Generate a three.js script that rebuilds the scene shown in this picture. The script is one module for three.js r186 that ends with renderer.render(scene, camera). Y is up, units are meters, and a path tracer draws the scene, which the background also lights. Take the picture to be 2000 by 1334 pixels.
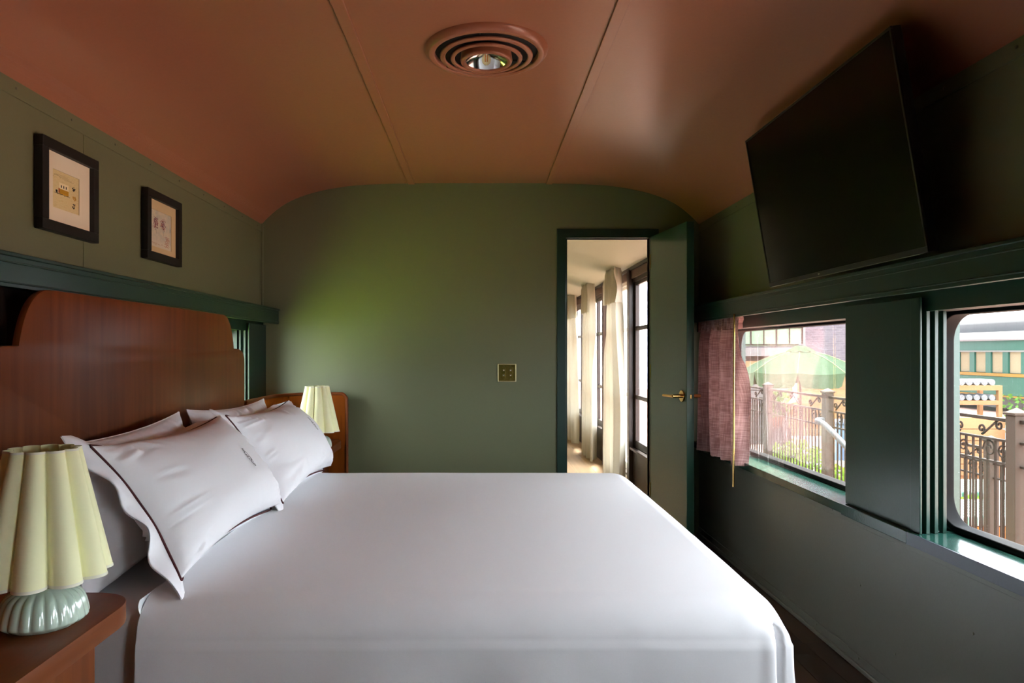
import * as THREE from 'three';
import { RoundedBoxGeometry } from 'three/addons/geometries/RoundedBoxGeometry.js';
import { mergeGeometries, mergeVertices, toCreasedNormals } from 'three/addons/utils/BufferGeometryUtils.js';

// ---------------------------------------------------------------- camera, sky, sun, exposure
// x to the right, y up, the room runs away from the camera along -z; "d" below is depth = -z.
const scene = new THREE.Scene();
const F = 1390;                                   // focal length in pixels of the 2000 x 1334 frame
const camera = new THREE.PerspectiveCamera(2 * Math.atan(667 / F) * 180 / Math.PI, 2000 / 1334, 0.05, 200);
camera.position.set(0, 1.17, 0);
camera.lookAt(0, 1.17, -5);
camera.setViewOffset(2000, 1334, 62, -20, 2000, 1334);   // shifted lens

scene.background = new THREE.Color().setRGB(0.93, 1, 1.07);
scene.backgroundIntensity = 9.5;
const sun = new THREE.DirectionalLight(new THREE.Color().setRGB(1, 0.93, 0.82), 36);
sun.position.set(3, 20, -18); sun.target.position.set(0, 0, -6);
sun.castShadow = true; sun.shadow.radius = 10; sun.shadow.mapSize.set(4096, 4096);
Object.assign(sun.shadow.camera, { left: -26, right: 26, top: 26, bottom: -26, near: 0.5, far: 70 });
scene.add(sun, sun.target);

const renderer = new THREE.WebGLRenderer({ antialias: true });
renderer.toneMapping = THREE.LinearToneMapping;
renderer.toneMappingExposure = 1.8;
renderer.shadowMap.enabled = true;

// ---------------------------------------------------------------- helpers
let seed = 7;
const rnd = () => { seed = (seed * 1664525 + 1013904223) >>> 0; return seed / 4294967296; };
const rr = (a, b) => a + (b - a) * rnd();
const V = (x, y, d) => new THREE.Vector3(x, y, -d);
const TAU = Math.PI * 2;
const lerp = (a, b, t) => a + (b - a) * t;
const smooth = (a, b, x) => { const t = Math.min(1, Math.max(0, (x - a) / (b - a))); return t * t * (3 - 2 * t); };

const hashTable = new Float32Array(65536).map(() => rnd());
function noise(x, y, px = 256, py = 256, s = 0) {       // tileable value noise, periods px, py
  const xi = Math.floor(x), yi = Math.floor(y), fx = x - xi, fy = y - yi;
  const ux = fx * fx * (3 - 2 * fx), uy = fy * fy * (3 - 2 * fy);
  const h = (i, j) => hashTable[((((i % px) + px) % px) * 131 + (((j % py) + py) % py) * 7919 + s * 977) & 65535];
  return lerp(lerp(h(xi, yi), h(xi + 1, yi), ux), lerp(h(xi, yi + 1), h(xi + 1, yi + 1), ux), uy);
}
function fbm(x, y, px, py, oct = 4, s = 0) {
  let a = 0, w = 0.5, n = 0;
  for (let k = 0; k < oct; k++) { a += w * noise(x, y, px, py, s + k); n += w; w *= 0.5; x *= 2; y *= 2; px *= 2; py *= 2; }
  return a / n;
}
function dataTex(w, h, fn, srgb = true) {
  const a = new Uint8Array(w * h * 4);
  for (let j = 0; j < h; j++) for (let i = 0; i < w; i++) {
    const c = fn(i / w, j / h), k = (j * w + i) * 4;
    a[k] = c[0]; a[k + 1] = c[1]; a[k + 2] = c[2]; a[k + 3] = c[3] ?? 255;
  }
  const t = new THREE.DataTexture(a, w, h, THREE.RGBAFormat);
  t.wrapS = t.wrapT = THREE.RepeatWrapping; t.magFilter = THREE.LinearFilter; t.minFilter = THREE.LinearMipmapLinearFilter; t.generateMipmaps = true;
  if (srgb) t.colorSpace = THREE.SRGBColorSpace;
  t.needsUpdate = true; return t;
}
function canvasTex(w, h, draw) {
  const c = document.createElement('canvas'); c.width = w; c.height = h;
  draw(c.getContext('2d'), w, h);
  const t = new THREE.CanvasTexture(c); t.colorSpace = THREE.SRGBColorSpace; return t;
}
const withRepeat = (t, x, y) => { const c = t.clone(); c.repeat.set(x, y); c.needsUpdate = true; return c; };
const mix3 = (a, b, t) => [lerp(a[0], b[0], t), lerp(a[1], b[1], t), lerp(a[2], b[2], t)];

// wood: grain runs along v; one tile covers 1 m
function woodTex(light, dark, knots, s) {
  const ks = []; for (let k = 0; k < knots; k++) ks.push([rnd(), rnd(), rr(0.004, 0.009)]);
  return dataTex(512, 512, (u, v) => {
    let g = fbm(u * 34, v * 2, 34, 2, 4, s) * 0.4 + fbm(u * 6, v * 1, 6, 1, 3, s + 9) * 0.6;
    const pore = noise(u * 170, v * 9, 170, 9, s + 20);
    let t = smooth(0.2, 0.85, g) * 0.7 + (pore > 0.82 ? 0.1 : 0);
    for (const [a, b, r] of ks) {
      const dx = Math.abs(u - a), dy = Math.abs(v - b) * 0.45, q = Math.hypot(dx, dy) / r;
      if (q < 3) t += 1.2 * Math.exp(-q * q * 0.9);
    }
    return mix3(light, dark, Math.min(1.25, t)).map((c) => Math.max(0, Math.min(255, c)));
  });
}
const paintBump = dataTex(256, 256, (u, v) => { const n = 110 + 60 * fbm(u * 60, v * 60, 60, 60, 3, 3) + 50 * fbm(u * 5, v * 5, 5, 5, 3, 5); return [n, n, n]; }, false);
const weaveBump = dataTex(256, 256, (u, v) => { const n = 128 + 50 * Math.sin(u * TAU * 64) * Math.sin(v * TAU * 64) + 40 * (noise(u * 64, v * 64, 64, 64, 2) - 0.5); return [n, n, n]; }, false);
const linenBump = dataTex(256, 256, (u, v) => { const n = 128 + 90 * (noise(u * 12, v * 90, 12, 90, 6) - 0.5) + 90 * (noise(u * 90, v * 12, 90, 12, 8) - 0.5); return [n, n, n]; }, false);

const M = {};
const std = (hex, roughness, o = {}) => new THREE.MeshStandardMaterial({ color: hex, roughness, ...o });
const phy = (hex, roughness, o = {}) => new THREE.MeshPhysicalMaterial({ color: hex, roughness, ...o });
const pb = (x) => ({ bumpMap: withRepeat(paintBump, x, x), bumpScale: 0.0006 });
M.wall = phy(0x6b7153, 0.42, pb(2));
M.wallLow = phy(0x5a5d52, 0.36, pb(2));
M.ceiling = phy(0xa3684c, 0.29, { ...pb(1.4), bumpScale: 0.0008 });
M.green = phy(0x12342a, 0.34, pb(2.5));
M.greenSill = phy(0x1b3c34, 0.16, pb(2.5));
M.sillSheen = phy(0x454e56, 0.35, pb(2.5));  // grey-blue of reflected light, painted onto the near sill front
M.door = phy(0x244a3a, 0.3, pb(2));
M.black = std(0x060606, 0.55);
M.rubber = phy(0x0c0c0c, 0.7, { specularIntensity: 0.2 });
M.screen = phy(0x010101, 0.2, { specularIntensity: 0.35 });
M.tvBody = std(0x0a0a0a, 0.45);
M.brass = std(0xc2a262, 0.24, { metalness: 1 });
M.oldBrass = std(0x7c7038, 0.3, { metalness: 1 });
M.paleBrass = std(0xe6dcae, 0.3, { metalness: 0.7 });
M.chrome = std(0xd8d8d4, 0.12, { metalness: 1 });
M.screw = std(0x6c7062, 0.4, { metalness: 0.4 });
const wA = woodTex([160, 93, 36], [94, 47, 15], 8, 31), wB = woodTex([128, 70, 34], [82, 40, 18], 1, 57), wF = woodTex([74, 42, 22], [30, 16, 9], 1, 77);
const grain = (t) => ({ bumpMap: t, bumpScale: 0.0004 });
M.headboard = phy(0xfff0d0, 0.5, { specularIntensity: 0.05, map: withRepeat(wA, 1, 0.9) });
M.wood = phy(0xffffff, 0.34, { specularIntensity: 0.3, map: withRepeat(wB, 1.3, 1.1) });
M.floor = phy(0xffffff, 0.35, { map: withRepeat(wF, 1.7, 0.8) });
M.floor2 = phy(0xc8b8a8, 0.38, { map: withRepeat(wF, 1.9, 0.7) });
M.linen = phy(0xe9e9eb, 0.72, { bumpMap: withRepeat(weaveBump, 9, 9), bumpScale: 0.0002, sheen: 0.3, sheenRoughness: 0.5 });
M.pillow = phy(0xf3f3f6, 0.72, { bumpMap: withRepeat(weaveBump, 9, 9), bumpScale: 0.0002, sheen: 0.3, sheenRoughness: 0.5 });
M.maroon = std(0x4a1018, 0.7);
M.shade = phy(0xfdfccb, 0.9, { bumpMap: withRepeat(linenBump, 4, 4), bumpScale: 0.0002, side: THREE.DoubleSide });
M.shadeTrim = std(0xf4f2d8, 0.85);
M.celadon = phy(0xc3d6c4, 0.15, { clearcoat: 1, clearcoatRoughness: 0.06 });
const pinkTex = dataTex(512, 512, (u, v) => {
  const a = noise(u * 10, v * 120, 10, 120, 41), b = noise(u * 120, v * 8, 120, 8, 43), c = fbm(u * 6, v * 6, 6, 6, 3, 44);
  const t = a * 0.32 + b * 0.28 + c * 0.4; return mix3([138, 98, 94], [190, 152, 146], smooth(0.2, 0.8, t));
});
M.pinkCurtain = phy(0xffffff, 0.9, { transmission: 0.1, thickness: 0, map: withRepeat(pinkTex, 2.2, 2.2), side: THREE.DoubleSide, bumpMap: withRepeat(linenBump, 6, 6), bumpScale: 0.0008, sheen: 0.4 });
M.darkCurtain = std(0x2a1a12, 0.9, { side: THREE.DoubleSide });
M.whiteCurtain = phy(0xd6cfbc, 0.9, { transmission: 0.28, thickness: 0, side: THREE.DoubleSide, bumpMap: withRepeat(linenBump, 3, 3), bumpScale: 0.0004 });
M.sheer = phy(0xf6f4ee, 1, { transparent: true, opacity: 0.12, side: THREE.DoubleSide });
M.glass = phy(0xffffff, 0.02, { transmission: 1, thickness: 0, ior: 1.45 });
M.white = std(0xe8e6e0, 0.6);
M.annexWall = std(0xb0b096, 0.6, pb(2));
M.brown = phy(0x2c1e18, 0.4, pb(3));
M.brownWorn = phy(0x5a4436, 0.6, pb(3));
M.whiteFrame = std(0xd8d4cc, 0.5);
M.annexFloor = phy(0xffffff, 0.45, { map: withRepeat(woodTex([196, 164, 126], [150, 118, 84], 0, 91), 1, 0.7) });

// ---- object bookkeeping
const baseOf = new WeakMap(), used = {};
function numbered(n) { const k = used[n] = (used[n] ?? -1) + 1; return k ? n + '_' + String(k).padStart(3, '0') : n; }
function thing(name, label, category, [x, y, d] = [0, 0, 0], group) {
  const o = new THREE.Group(); o.name = numbered(name); o.position.set(x, y, -d); o.userData = { label, category };
  if (group) o.userData.group = group;
  baseOf.set(o, new THREE.Vector3(x, y, -d)); scene.add(o); return o;
}
function struct(name, label) { const o = new THREE.Group(); o.name = name; o.userData = { kind: 'structure' }; if (label) o.userData.label = label; baseOf.set(o, new THREE.Vector3()); scene.add(o); return o; }
// a part: geometry (or a list) given in world metres, moved into its thing's frame
function part(parent, name, geo, m, label) {
  let g = Array.isArray(geo) ? join(geo) : geo;
  const b = baseOf.get(parent);
  g = g.clone().translate(-b.x, -b.y, -b.z);
  const o = new THREE.Mesh(g, m); o.name = name; o.castShadow = o.receiveShadow = true;
  if (label) o.userData.label = label;
  baseOf.set(o, b); parent.add(o); return o;
}
// a part that shares a geometry, set at a place
function piece(parent, name, geo, m, pos, rot) {
  const o = new THREE.Mesh(geo, m), b = baseOf.get(parent); o.name = name; o.position.copy(pos).sub(b); if (rot) o.rotation.set(...rot);
  o.castShadow = o.receiveShadow = true; parent.add(o);
  baseOf.set(o, pos.clone()); return o;
}
function join(list) {
  list = list.map((g) => (g.index ? g.toNonIndexed() : g));
  for (const g of list) for (const k of Object.keys(g.attributes)) if (!['position', 'normal', 'uv'].includes(k)) g.deleteAttribute(k);
  return mergeGeometries(list);
}
function copyThing(o, pos, label, rotY = 0) {
  const c = o.clone(); c.name = numbered(o.name.replace(/_\d{3}$/, '')); c.userData = { ...o.userData, label };
  c.position.copy(pos); c.rotation.y = rotY; scene.add(c); return c;
}
function uvBox(g, grainAxis = 'y') {              // uv in metres, v along the grain
  g = g.index ? g.toNonIndexed() : g;
  const p = g.attributes.position, n = g.attributes.normal, uv = new Float32Array(p.count * 2);
  for (let i = 0; i < p.count; i++) {
    const x = p.getX(i), y = p.getY(i), z = p.getZ(i), ax = Math.abs(n.getX(i)), ay = Math.abs(n.getY(i)), az = Math.abs(n.getZ(i));
    let a, b;
    if (ax >= ay && ax >= az) [a, b] = grainAxis === 'z' ? [y, z] : [z, y];
    else if (ay >= az) [a, b] = grainAxis === 'x' ? [z, x] : [x, z];
    else [a, b] = grainAxis === 'x' ? [y, x] : [x, y];
    uv[2 * i] = a; uv[2 * i + 1] = b;
  }
  g.setAttribute('uv', new THREE.BufferAttribute(uv, 2)); return g;
}
function box(x0, x1, y0, y1, d0, d1, bevel = 0, grainAxis = 'y') {
  const w = x1 - x0, h = y1 - y0, l = d1 - d0;
  const g = bevel ? new RoundedBoxGeometry(w, h, l, 2, Math.min(bevel, w / 2.01, h / 2.01, l / 2.01)) : new THREE.BoxGeometry(w, h, l);
  g.translate((x0 + x1) / 2, (y0 + y1) / 2, -(d0 + d1) / 2);
  return uvBox(g, grainAxis);
}
function cyl(a, b, r0, r1 = r0, seg = 12) {       // cylinder from a to b
  const v = b.clone().sub(a), g = new THREE.CylinderGeometry(r1, r0, v.length(), seg);
  g.translate(0, v.length() / 2, 0);
  g.applyQuaternion(new THREE.Quaternion().setFromUnitVectors(new THREE.Vector3(0, 1, 0), v.normalize()));
  return g.translate(a.x, a.y, a.z);
}
const tube = (pts, r, seg = 24, rad = 6, closed = false) => new THREE.TubeGeometry(new THREE.CatmullRomCurve3(pts, closed), seg, r, rad, closed);
const lathe = (prof, x, y, d, seg = 48) => new THREE.LatheGeometry(prof.map(([r, h]) => new THREE.Vector2(r, h)), seg).translate(x, y, -d);
function sheet(nu, nv, fn) {                       // grid surface, fn(u, v) -> Vector3 ; uv = metres along the sheet given by fn's extra, else u, v
  const pos = [], uv = [], idx = [];
  for (let j = 0; j <= nv; j++) for (let i = 0; i <= nu; i++) { const p = fn(i / nu, j / nv); pos.push(p.x, p.y, p.z); uv.push(...(p.uv ?? [i / nu, j / nv])); }
  for (let j = 0; j < nv; j++) for (let i = 0; i < nu; i++) { const a = j * (nu + 1) + i, b = a + 1, c = a + nu + 1, e = c + 1; idx.push(a, b, e, a, e, c); }
  const g = new THREE.BufferGeometry(); g.setAttribute('position', new THREE.Float32BufferAttribute(pos, 3)); g.setAttribute('uv', new THREE.Float32BufferAttribute(uv, 2)); g.setIndex(idx); g.computeVertexNormals(); return g;
}
function extrude(shape, depth, bevel = 0, curveSegments = 24) {
  return new THREE.ExtrudeGeometry(shape, { depth, bevelEnabled: bevel > 0, bevelSize: bevel, bevelThickness: bevel, bevelSegments: 2, bevelOffset: -bevel, curveSegments });
}
function roundRect(x0, x1, y0, y1, r, P = THREE.Shape) {
  const s = new P(); s.moveTo(x0 + r, y0); s.lineTo(x1 - r, y0); s.absarc(x1 - r, y0 + r, r, -Math.PI / 2, 0); s.lineTo(x1, y1 - r); s.absarc(x1 - r, y1 - r, r, 0, Math.PI / 2);
  s.lineTo(x0 + r, y1); s.absarc(x0 + r, y1 - r, r, Math.PI / 2, Math.PI); s.lineTo(x0, y0 + r); s.absarc(x0 + r, y0 + r, r, Math.PI, 1.5 * Math.PI); return s;
}
// shape drawn in (depth, y), stood up in the plane x = const, growing from x to x + t
function onSide(g, x) { return g.applyMatrix4(new THREE.Matrix4().makeBasis(new THREE.Vector3(0, 0, -1), new THREE.Vector3(0, 1, 0), new THREE.Vector3(1, 0, 0))).translate(x, 0, 0); }

// ---------------------------------------------------------------- room shell
const W = 1.4, D = 4.557, BACK = -1.2, FAR = D + 0.06;
const ceilPts = new THREE.SplineCurve([[0, 2.25], [0.44, 2.248], [0.78, 2.236], [0.98, 2.208], [1.108, 2.176], [1.223, 2.13], [1.305, 2.076], [1.37, 2.018], [1.4, 1.985]].map((p) => new THREE.Vector2(...p)));
const cp = ceilPts.getPoints(48);
const ceilY = (x) => { x = Math.min(1.4, Math.abs(x)); for (let i = 1; i < cp.length; i++) if (cp[i].x >= x) return lerp(cp[i - 1].y, cp[i].y, (x - cp[i - 1].x) / (cp[i].x - cp[i - 1].x)); return cp[cp.length - 1].y; };

const floor = struct('floor');
part(floor, 'subfloor', box(-1.56, 1.56, -0.12, -0.02, BACK - 0.06, FAR), M.black);
for (let k = 0, x = -1.4; x < 1.4 - 1e-6; k++, x += 0.1) {
  let d0 = BACK; let first = rr(0.4, 1.6);
  while (d0 < D) { const d1 = Math.min(D, d0 + first); part(floor, numbered('floor_plank'), box(x + 0.0008, x + 0.0992, -0.02, rr(-0.0006, 0), d0 + 0.0006, d1 - 0.0006, 0, 'z').translate(0, 0, 0), rnd() > 0.5 ? M.floor : M.floor2); d0 = d1; first = rr(1.1, 1.8); }
}

const ceiling = struct('ceiling');
function ceilPanel(xa, xb) {
  const pts = []; for (let i = 0; i <= 30; i++) { const x = lerp(xa, xb, i / 30); pts.push([x, ceilY(x)]); }
  const s = new THREE.Shape(); pts.forEach(([x, y], i) => (i ? s.lineTo(x, y) : s.moveTo(x, y)));
  for (let i = pts.length - 1; i >= 0; i--) s.lineTo(pts[i][0] * 1.03, pts[i][1] + 0.06);
  return uvBox(toCreasedNormals(extrude(s, D - BACK).translate(0, 0, -D), 0.5));
}
part(ceiling, 'ceiling_panel', ceilPanel(-1.4, -0.4415), M.ceiling);
part(ceiling, 'ceiling_panel', ceilPanel(-0.4385, 0.4385), M.ceiling);
part(ceiling, 'ceiling_panel', ceilPanel(0.4415, 1.4), M.ceiling);
for (const s of [-1, 1]) part(ceiling, 'batten', box(s * 0.44 - 0.02, s * 0.44 + 0.02, ceilY(0.44) - 0.008, ceilY(0.44) + 0.004, BACK, D - 0.002, 0.002), M.ceiling);
part(ceiling, 'roof', box(-1.6, 1.6, 2.32, 2.4, BACK - 0.06, FAR + 0.0), M.black);

// end wall with its doorway, cut to the arched ceiling
const DX0 = 0.547, DX1 = 1.084, DY = 1.897;
const endWall = struct('wall_end');
{
  const s = new THREE.Shape(); s.moveTo(-1.45, 0); s.lineTo(DX0, 0); s.lineTo(DX0, DY); s.lineTo(DX1, DY); s.lineTo(DX1, 0); s.lineTo(1.45, 0); s.lineTo(1.45, 2.34); s.lineTo(-1.45, 2.34);
  part(endWall, 'wall_panel', uvBox(extrude(s, 0.06).translate(0, 0, -D - 0.06)), M.wall);
  part(endWall, 'corner_strip', box(-1.4, -1.388, 0.6, 1.99, D - 0.012, D, 0.004), M.wall);
}
const backWall = struct('wall_back'); part(backWall, 'wall_panel', box(-1.56, 1.56, -0.1, 2.35, BACK - 0.06, BACK), M.wall);

// side walls: glass 1.27 m wide and 0.67 m high between sill and valance
const WIN = [[2.78, 4.19], [0.85, 2.31], [-0.65, 0.05]], GY0 = 0.622, GY1 = 1.286, SILL = 0.602;
const screwGeo = new THREE.SphereGeometry(0.0045, 8, 5); screwGeo.scale(0.5, 1, 1);
let windowCount = 0, trimCount = 0;
const screwsOn = (o, s, list, m) => { for (const [y, d, x = W] of list) piece(o, 'screw', screwGeo, m, V(s * (x - 0.0015), y, d)); };
function sideWall(side) {
  const s = side === 'right' ? 1 : -1, X = (a, b) => (s > 0 ? [a, b] : [-b, -a]);
  const w = struct('wall_' + side);
  const bx = (a, b, ...r) => box(...X(a, b), ...r);
  part(w, 'lower_panel', bx(W, 1.57, -0.1, 0.566, BACK, FAR), M.wallLow);
  if (s < 0) { part(w, 'upper_panel', bx(W, 1.5, 1.31, 2.05, BACK, 2.5085), M.wall); part(w, 'upper_panel', bx(W, 1.5, 1.31, 2.05, 2.5115, FAR), M.wall); part(w, 'upper_backing', bx(1.502, 1.57, 1.31, 2.4, BACK, FAR), M.black); }
  else part(w, 'upper_panel', bx(W, 1.57, 1.31, 2.4, BACK, FAR), M.wall);
  const ends = s > 0 ? [[4.21, FAR], [2.33, 2.76], [0.07, 0.83], [BACK, -0.67]] : [[4.21, FAR], [2.33, 2.76], [BACK, 0.83]];
  for (const [a, b] of ends) part(w, 'window_pier', bx(1.44, 1.57, 0.56, 1.32, a, b), M.green);
  // strip under the ceiling with its screws
  part(w, 'cornice_strip', bx(W - 0.004, W + 0.002, 1.935, 1.985, BACK, D, 0.0015), M.wall);
  screwsOn(w, s, Array.from({ length: 15 }, (_, k) => [1.962, 0.4 + k * 0.29, W - 0.004]), M.screw);
  if (s > 0) {
    part(w, 'ledger_strip', bx(W - 0.004, W + 0.002, 0.525, 0.566, BACK, D, 0.0015), M.wallLow);
    screwsOn(w, s, Array.from({ length: 16 }, (_, k) => [0.545, 0.9 + k * 0.24, W - 0.004]), M.screw);
    screwsOn(w, s, [[0.37, 2.02], [0.22, 1.72], [0.31, 2.62], [0.36, 3.2], [0.15, 2.4]], M.screw);
    part(w, 'floor_strip', bx(W - 0.006, W + 0.002, 0, 0.052, BACK, D, 0.002), M.wallLow);
    part(w, 'floor_bead', bx(W - 0.016, W - 0.004, 0, 0.02, BACK, D, 0.005), M.wallLow);
    screwsOn(w, s, Array.from({ length: 10 }, (_, k) => [0.04, 1.3 + k * 0.33, W - 0.006]), M.screw);
  }
  // windows
  WIN.forEach(([a, b], k) => {
    if (s < 0 && k === 2) return;      // left wall: closed behind the camera
    const o = struct('window_' + (++windowCount));
    const outer = roundRect(a - 0.022, b + 0.022, SILL - 0.03, 1.315, 0.004); outer.holes.push(roundRect(a - 0.012, b + 0.012, GY0 - 0.012, GY1 + 0.012, 0.095, THREE.Path));
    part(o, 'window_frame', onSide(extrude(outer, 0.034, 0), s > 0 ? 1.5 : -1.534), M.green);
    const gasket = roundRect(a - 0.018, b + 0.018, GY0 - 0.018, GY1 + 0.018, 0.1); gasket.holes.push(roundRect(a, b, GY0, GY1, 0.085, THREE.Path));
    part(o, 'gasket', onSide(extrude(gasket, 0.044, 0.003), s > 0 ? 1.492 : -1.536), M.rubber);
    part(o, 'glass_pane', onSide(extrude(roundRect(a - 0.008, b + 0.008, GY0 - 0.008, GY1 + 0.008, 0.09), 0.004), s > 0 ? 1.53 : -1.534), M.glass);
    part(o, 'blind_box', bx(1.43, 1.5, 1.298, 1.34, a - 0.02, b + 0.02, 0.006), M.black);
  });
  // sill boards, valance, pilasters
  const sill = struct('trim_' + (++trimCount), 'dark green window sill');
  part(sill, 'sill_board', bx(1.352, 1.505, 0.565, SILL - 0.002, 2.66, D - 0.002, 0.003), M.greenSill);
  part(sill, 'sill_board', bx(1.347, 1.505, 0.562, SILL + 0.001, 2.25, 2.659, 0.003), M.greenSill);
  part(sill, 'sill_board', bx(1.35, 1.505, 0.564, SILL, BACK, 2.249, 0.003), M.greenSill);
  if (s > 0) part(sill, 'sill_sheen_strip', bx(1.346, 1.3515, 0.562, SILL - 0.0005, BACK, 2.249, 0.001), M.sillSheen, 'grey-blue strip with the sill reflection painted in');  // thin strip whose colour imitates reflections on the near sill
  const val = struct('trim_' + (++trimCount), 'dark green valance board over the windows');
  part(val, 'valance_front', bx(1.29, 1.308, 1.347, 1.436, BACK, D, 0.002), M.green);
  part(val, 'valance_cap', bx(1.283, 1.402, 1.432, 1.444, BACK, D, 0.003), M.green);
  part(val, 'valance_bead', bx(1.2865, 1.292, 1.414, 1.4195, BACK, D, 0.002), M.green);
  part(val, 'valance_bead', bx(1.2865, 1.292, 1.358, 1.363, BACK, D, 0.002), M.green);
  part(val, 'header_board', bx(1.388, 1.401, 1.296, 1.434, BACK, D, 0.001), M.green);
  const pil = struct('trim_' + (++trimCount), 'dark green panel between two windows');
  for (const [a, b] of [[2.235, 2.675], [0.1, 0.8], [4.23, D]]) {
    if (s > 0 && a > 4) continue;
    part(pil, 'pilaster_panel', bx(1.372, 1.39, SILL, 1.34, a, b, 0.002), M.green);
    part(pil, 'pilaster_core', bx(1.39, 1.44, SILL, 1.34, a + 0.01, b - 0.01), M.green);
    part(pil, 'pilaster_stile', bx(1.364, 1.372, SILL, 1.34, a - 0.026, a + 0.024, 0.003), M.green);
    for (let k = 0; k < 3; k++) part(pil, 'track_rib', bx(1.388 + k * 0.03, 1.4 + k * 0.03, SILL, 1.33, a - 0.02 + 0.006 * k, a + 0.012, 0.002), M.green);
  }
}
sideWall('left'); sideWall('right');

// door frame
const dtrim = struct('trim_' + (++trimCount), 'dark green door casing');
part(dtrim, 'casing_side', box(DX0 - 0.056, DX0, 0, DY + 0.056, D - 0.014, D + 0.07, 0.002), M.green);
part(dtrim, 'casing_side', box(DX1, DX1 + 0.056, 0, DY + 0.056, D - 0.014, D + 0.07, 0.002), M.green);
part(dtrim, 'casing_head', box(DX0 - 0.056, DX1 + 0.056, DY, DY + 0.056, D - 0.0142, D + 0.07, 0.002), M.green);
part(dtrim, 'stop', box(DX0, DX0 + 0.012, 0, DY, D + 0.02, D + 0.06), M.green);
part(dtrim, 'strike_plate', box(DX0 - 0.001, DX0 + 0.0015, 0.83, 0.94, D - 0.004, D + 0.016), M.brass, 'brass strike plate');

// open door leaf, hinged on the right jamb
const door = struct('door_1', 'open dark green door with brass lever');
{
  const hinge = V(DX1, 0, D - 0.016), free = V(1.158, 0, 3.99);
  const u = free.clone().sub(hinge); const L = u.length(); u.normalize();
  const nrm = new THREE.Vector3(u.z, 0, -u.x); if (nrm.x > 0) nrm.negate();    // face towards the bed
  const m = new THREE.Matrix4().makeBasis(u, new THREE.Vector3(0, 1, 0), new THREE.Vector3().crossVectors(u, new THREE.Vector3(0, 1, 0))).setPosition(hinge);
  const zDir = new THREE.Vector3().crossVectors(u, new THREE.Vector3(0, 1, 0)); const sg = zDir.dot(nrm) > 0 ? 1 : -1;
  const loc = (g) => g.applyMatrix4(m);
  const T = 0.044;                                           // leaf lies behind its visible face
  const lb = (x0, x1, y0, y1, z0, z1, b = 0) => { const g = b ? new RoundedBoxGeometry(x1 - x0, y1 - y0, Math.abs(z1 - z0), 2, b) : new THREE.BoxGeometry(x1 - x0, y1 - y0, Math.abs(z1 - z0)); g.translate((x0 + x1) / 2, (y0 + y1) / 2, sg * (z0 + z1) / 2); return loc(uvBox(g)); };
  part(door, 'door_leaf', lb(0.004, L, 0.012, DY + 0.005, -T, 0, 0.003), M.door);
  const hy = 0.918;
  const P = (x, y, z) => new THREE.Vector3(x, y, sg * z).applyMatrix4(m);
  for (const [f, k] of [[0, 1], [-T, -1]]) {
    const h = part(door, 'lever_handle', cyl(P(L - 0.058, hy, f), P(L - 0.058, hy, f + k * 0.06), 0.011, 0.011, 20), M.brass);
    part(h, 'rose', cyl(P(L - 0.058, hy, f), P(L - 0.058, hy, f + k * 0.008), 0.034, 0.032, 32), M.brass);
    part(h, 'lever', cyl(P(L - 0.058, hy, f + k * 0.056), P(L - 0.19, hy - 0.002, f + k * 0.06), 0.0085, 0.0078, 16), M.brass);
  }
  part(door, 'latch_plate', lb(L - 0.001, L + 0.0015, hy - 0.045, hy + 0.045, -T * 0.82, -T * 0.18), M.door);
  part(door, 'latch_bolt', lb(L, L + 0.008, hy - 0.012, hy + 0.012, -T * 0.62, -T * 0.38, 0.003), M.brass);
  for (const y of [0.25, 1.0, 1.7]) part(door, 'hinge', cyl(V(DX1 + 0.002, y, D - 0.022), V(DX1 + 0.002, y + 0.09, D - 0.022), 0.006), M.oldBrass);
}

// ---------------------------------------------------------------- sunroom beyond the doorway
const AX = 1.3, AD1 = 11;
const af = struct('floor_sunroom');
for (let k = 0, x = -1.4; x < AX; x += 0.18, k++) part(af, numbered('wide_plank'), box(x + 0.001, Math.min(AX + 0.1, x + 0.179), -0.03, 0, FAR, AD1, 0, 'z').translate(0, 0, 0), M.annexFloor);
const ac = struct('ceiling_sunroom');
{
  const s = new THREE.Shape(); const pr = []; for (let i = 0; i <= 24; i++) { const x = lerp(-1.45, AX + 0.14, i / 24); pr.push([x, 2.16 - 0.28 * smooth(0.25, 1.35, Math.abs(x))]); }
  pr.forEach(([x, y], i) => (i ? s.lineTo(x, y) : s.moveTo(x, y))); s.lineTo(AX + 0.14, 2.35); s.lineTo(-1.45, 2.35);
  part(ac, 'ceiling_panel', toCreasedNormals(extrude(s, AD1 - FAR - 0.0).translate(0, 0, -AD1), 0.5), M.annexWall);
}
const awl = struct('wall_sunroom_left'); part(awl, 'wall_panel', box(-1.5, -1.4, -0.1, 2.4, FAR, AD1), M.annexWall);
const awe = struct('wall_sunroom_end'); part(awe, 'wall_panel', box(-1.5, AX + 0.2, -0.1, 2.4, AD1, AD1 + 0.1), M.annexWall);
const awr = struct('wall_sunroom_right');
part(awr, 'head_beam', box(AX, AX + 0.14, 1.86, 2.35, FAR, AD1), M.brown);
part(awr, 'head_moulding', box(AX - 0.03, AX, 1.86, 1.9, FAR, AD1, 0.004), M.brown);
part(awr, 'head_moulding', box(AX - 0.016, AX, 1.79, 1.86, FAR, AD1, 0.004), M.brownWorn);
const bays = [4.62, 6.1, 7.36, 8.62, 9.9, 11];
const apron = [];
bays.forEach((d, k) => part(awr, 'post', box(AX - 0.035, AX + 0.045, 0, 1.87, d - 0.045 - (k === 0 ? -0.045 : 0), Math.min(AD1, d + 0.045), 0.003), k % 2 ? M.brown : M.brownWorn));
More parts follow.
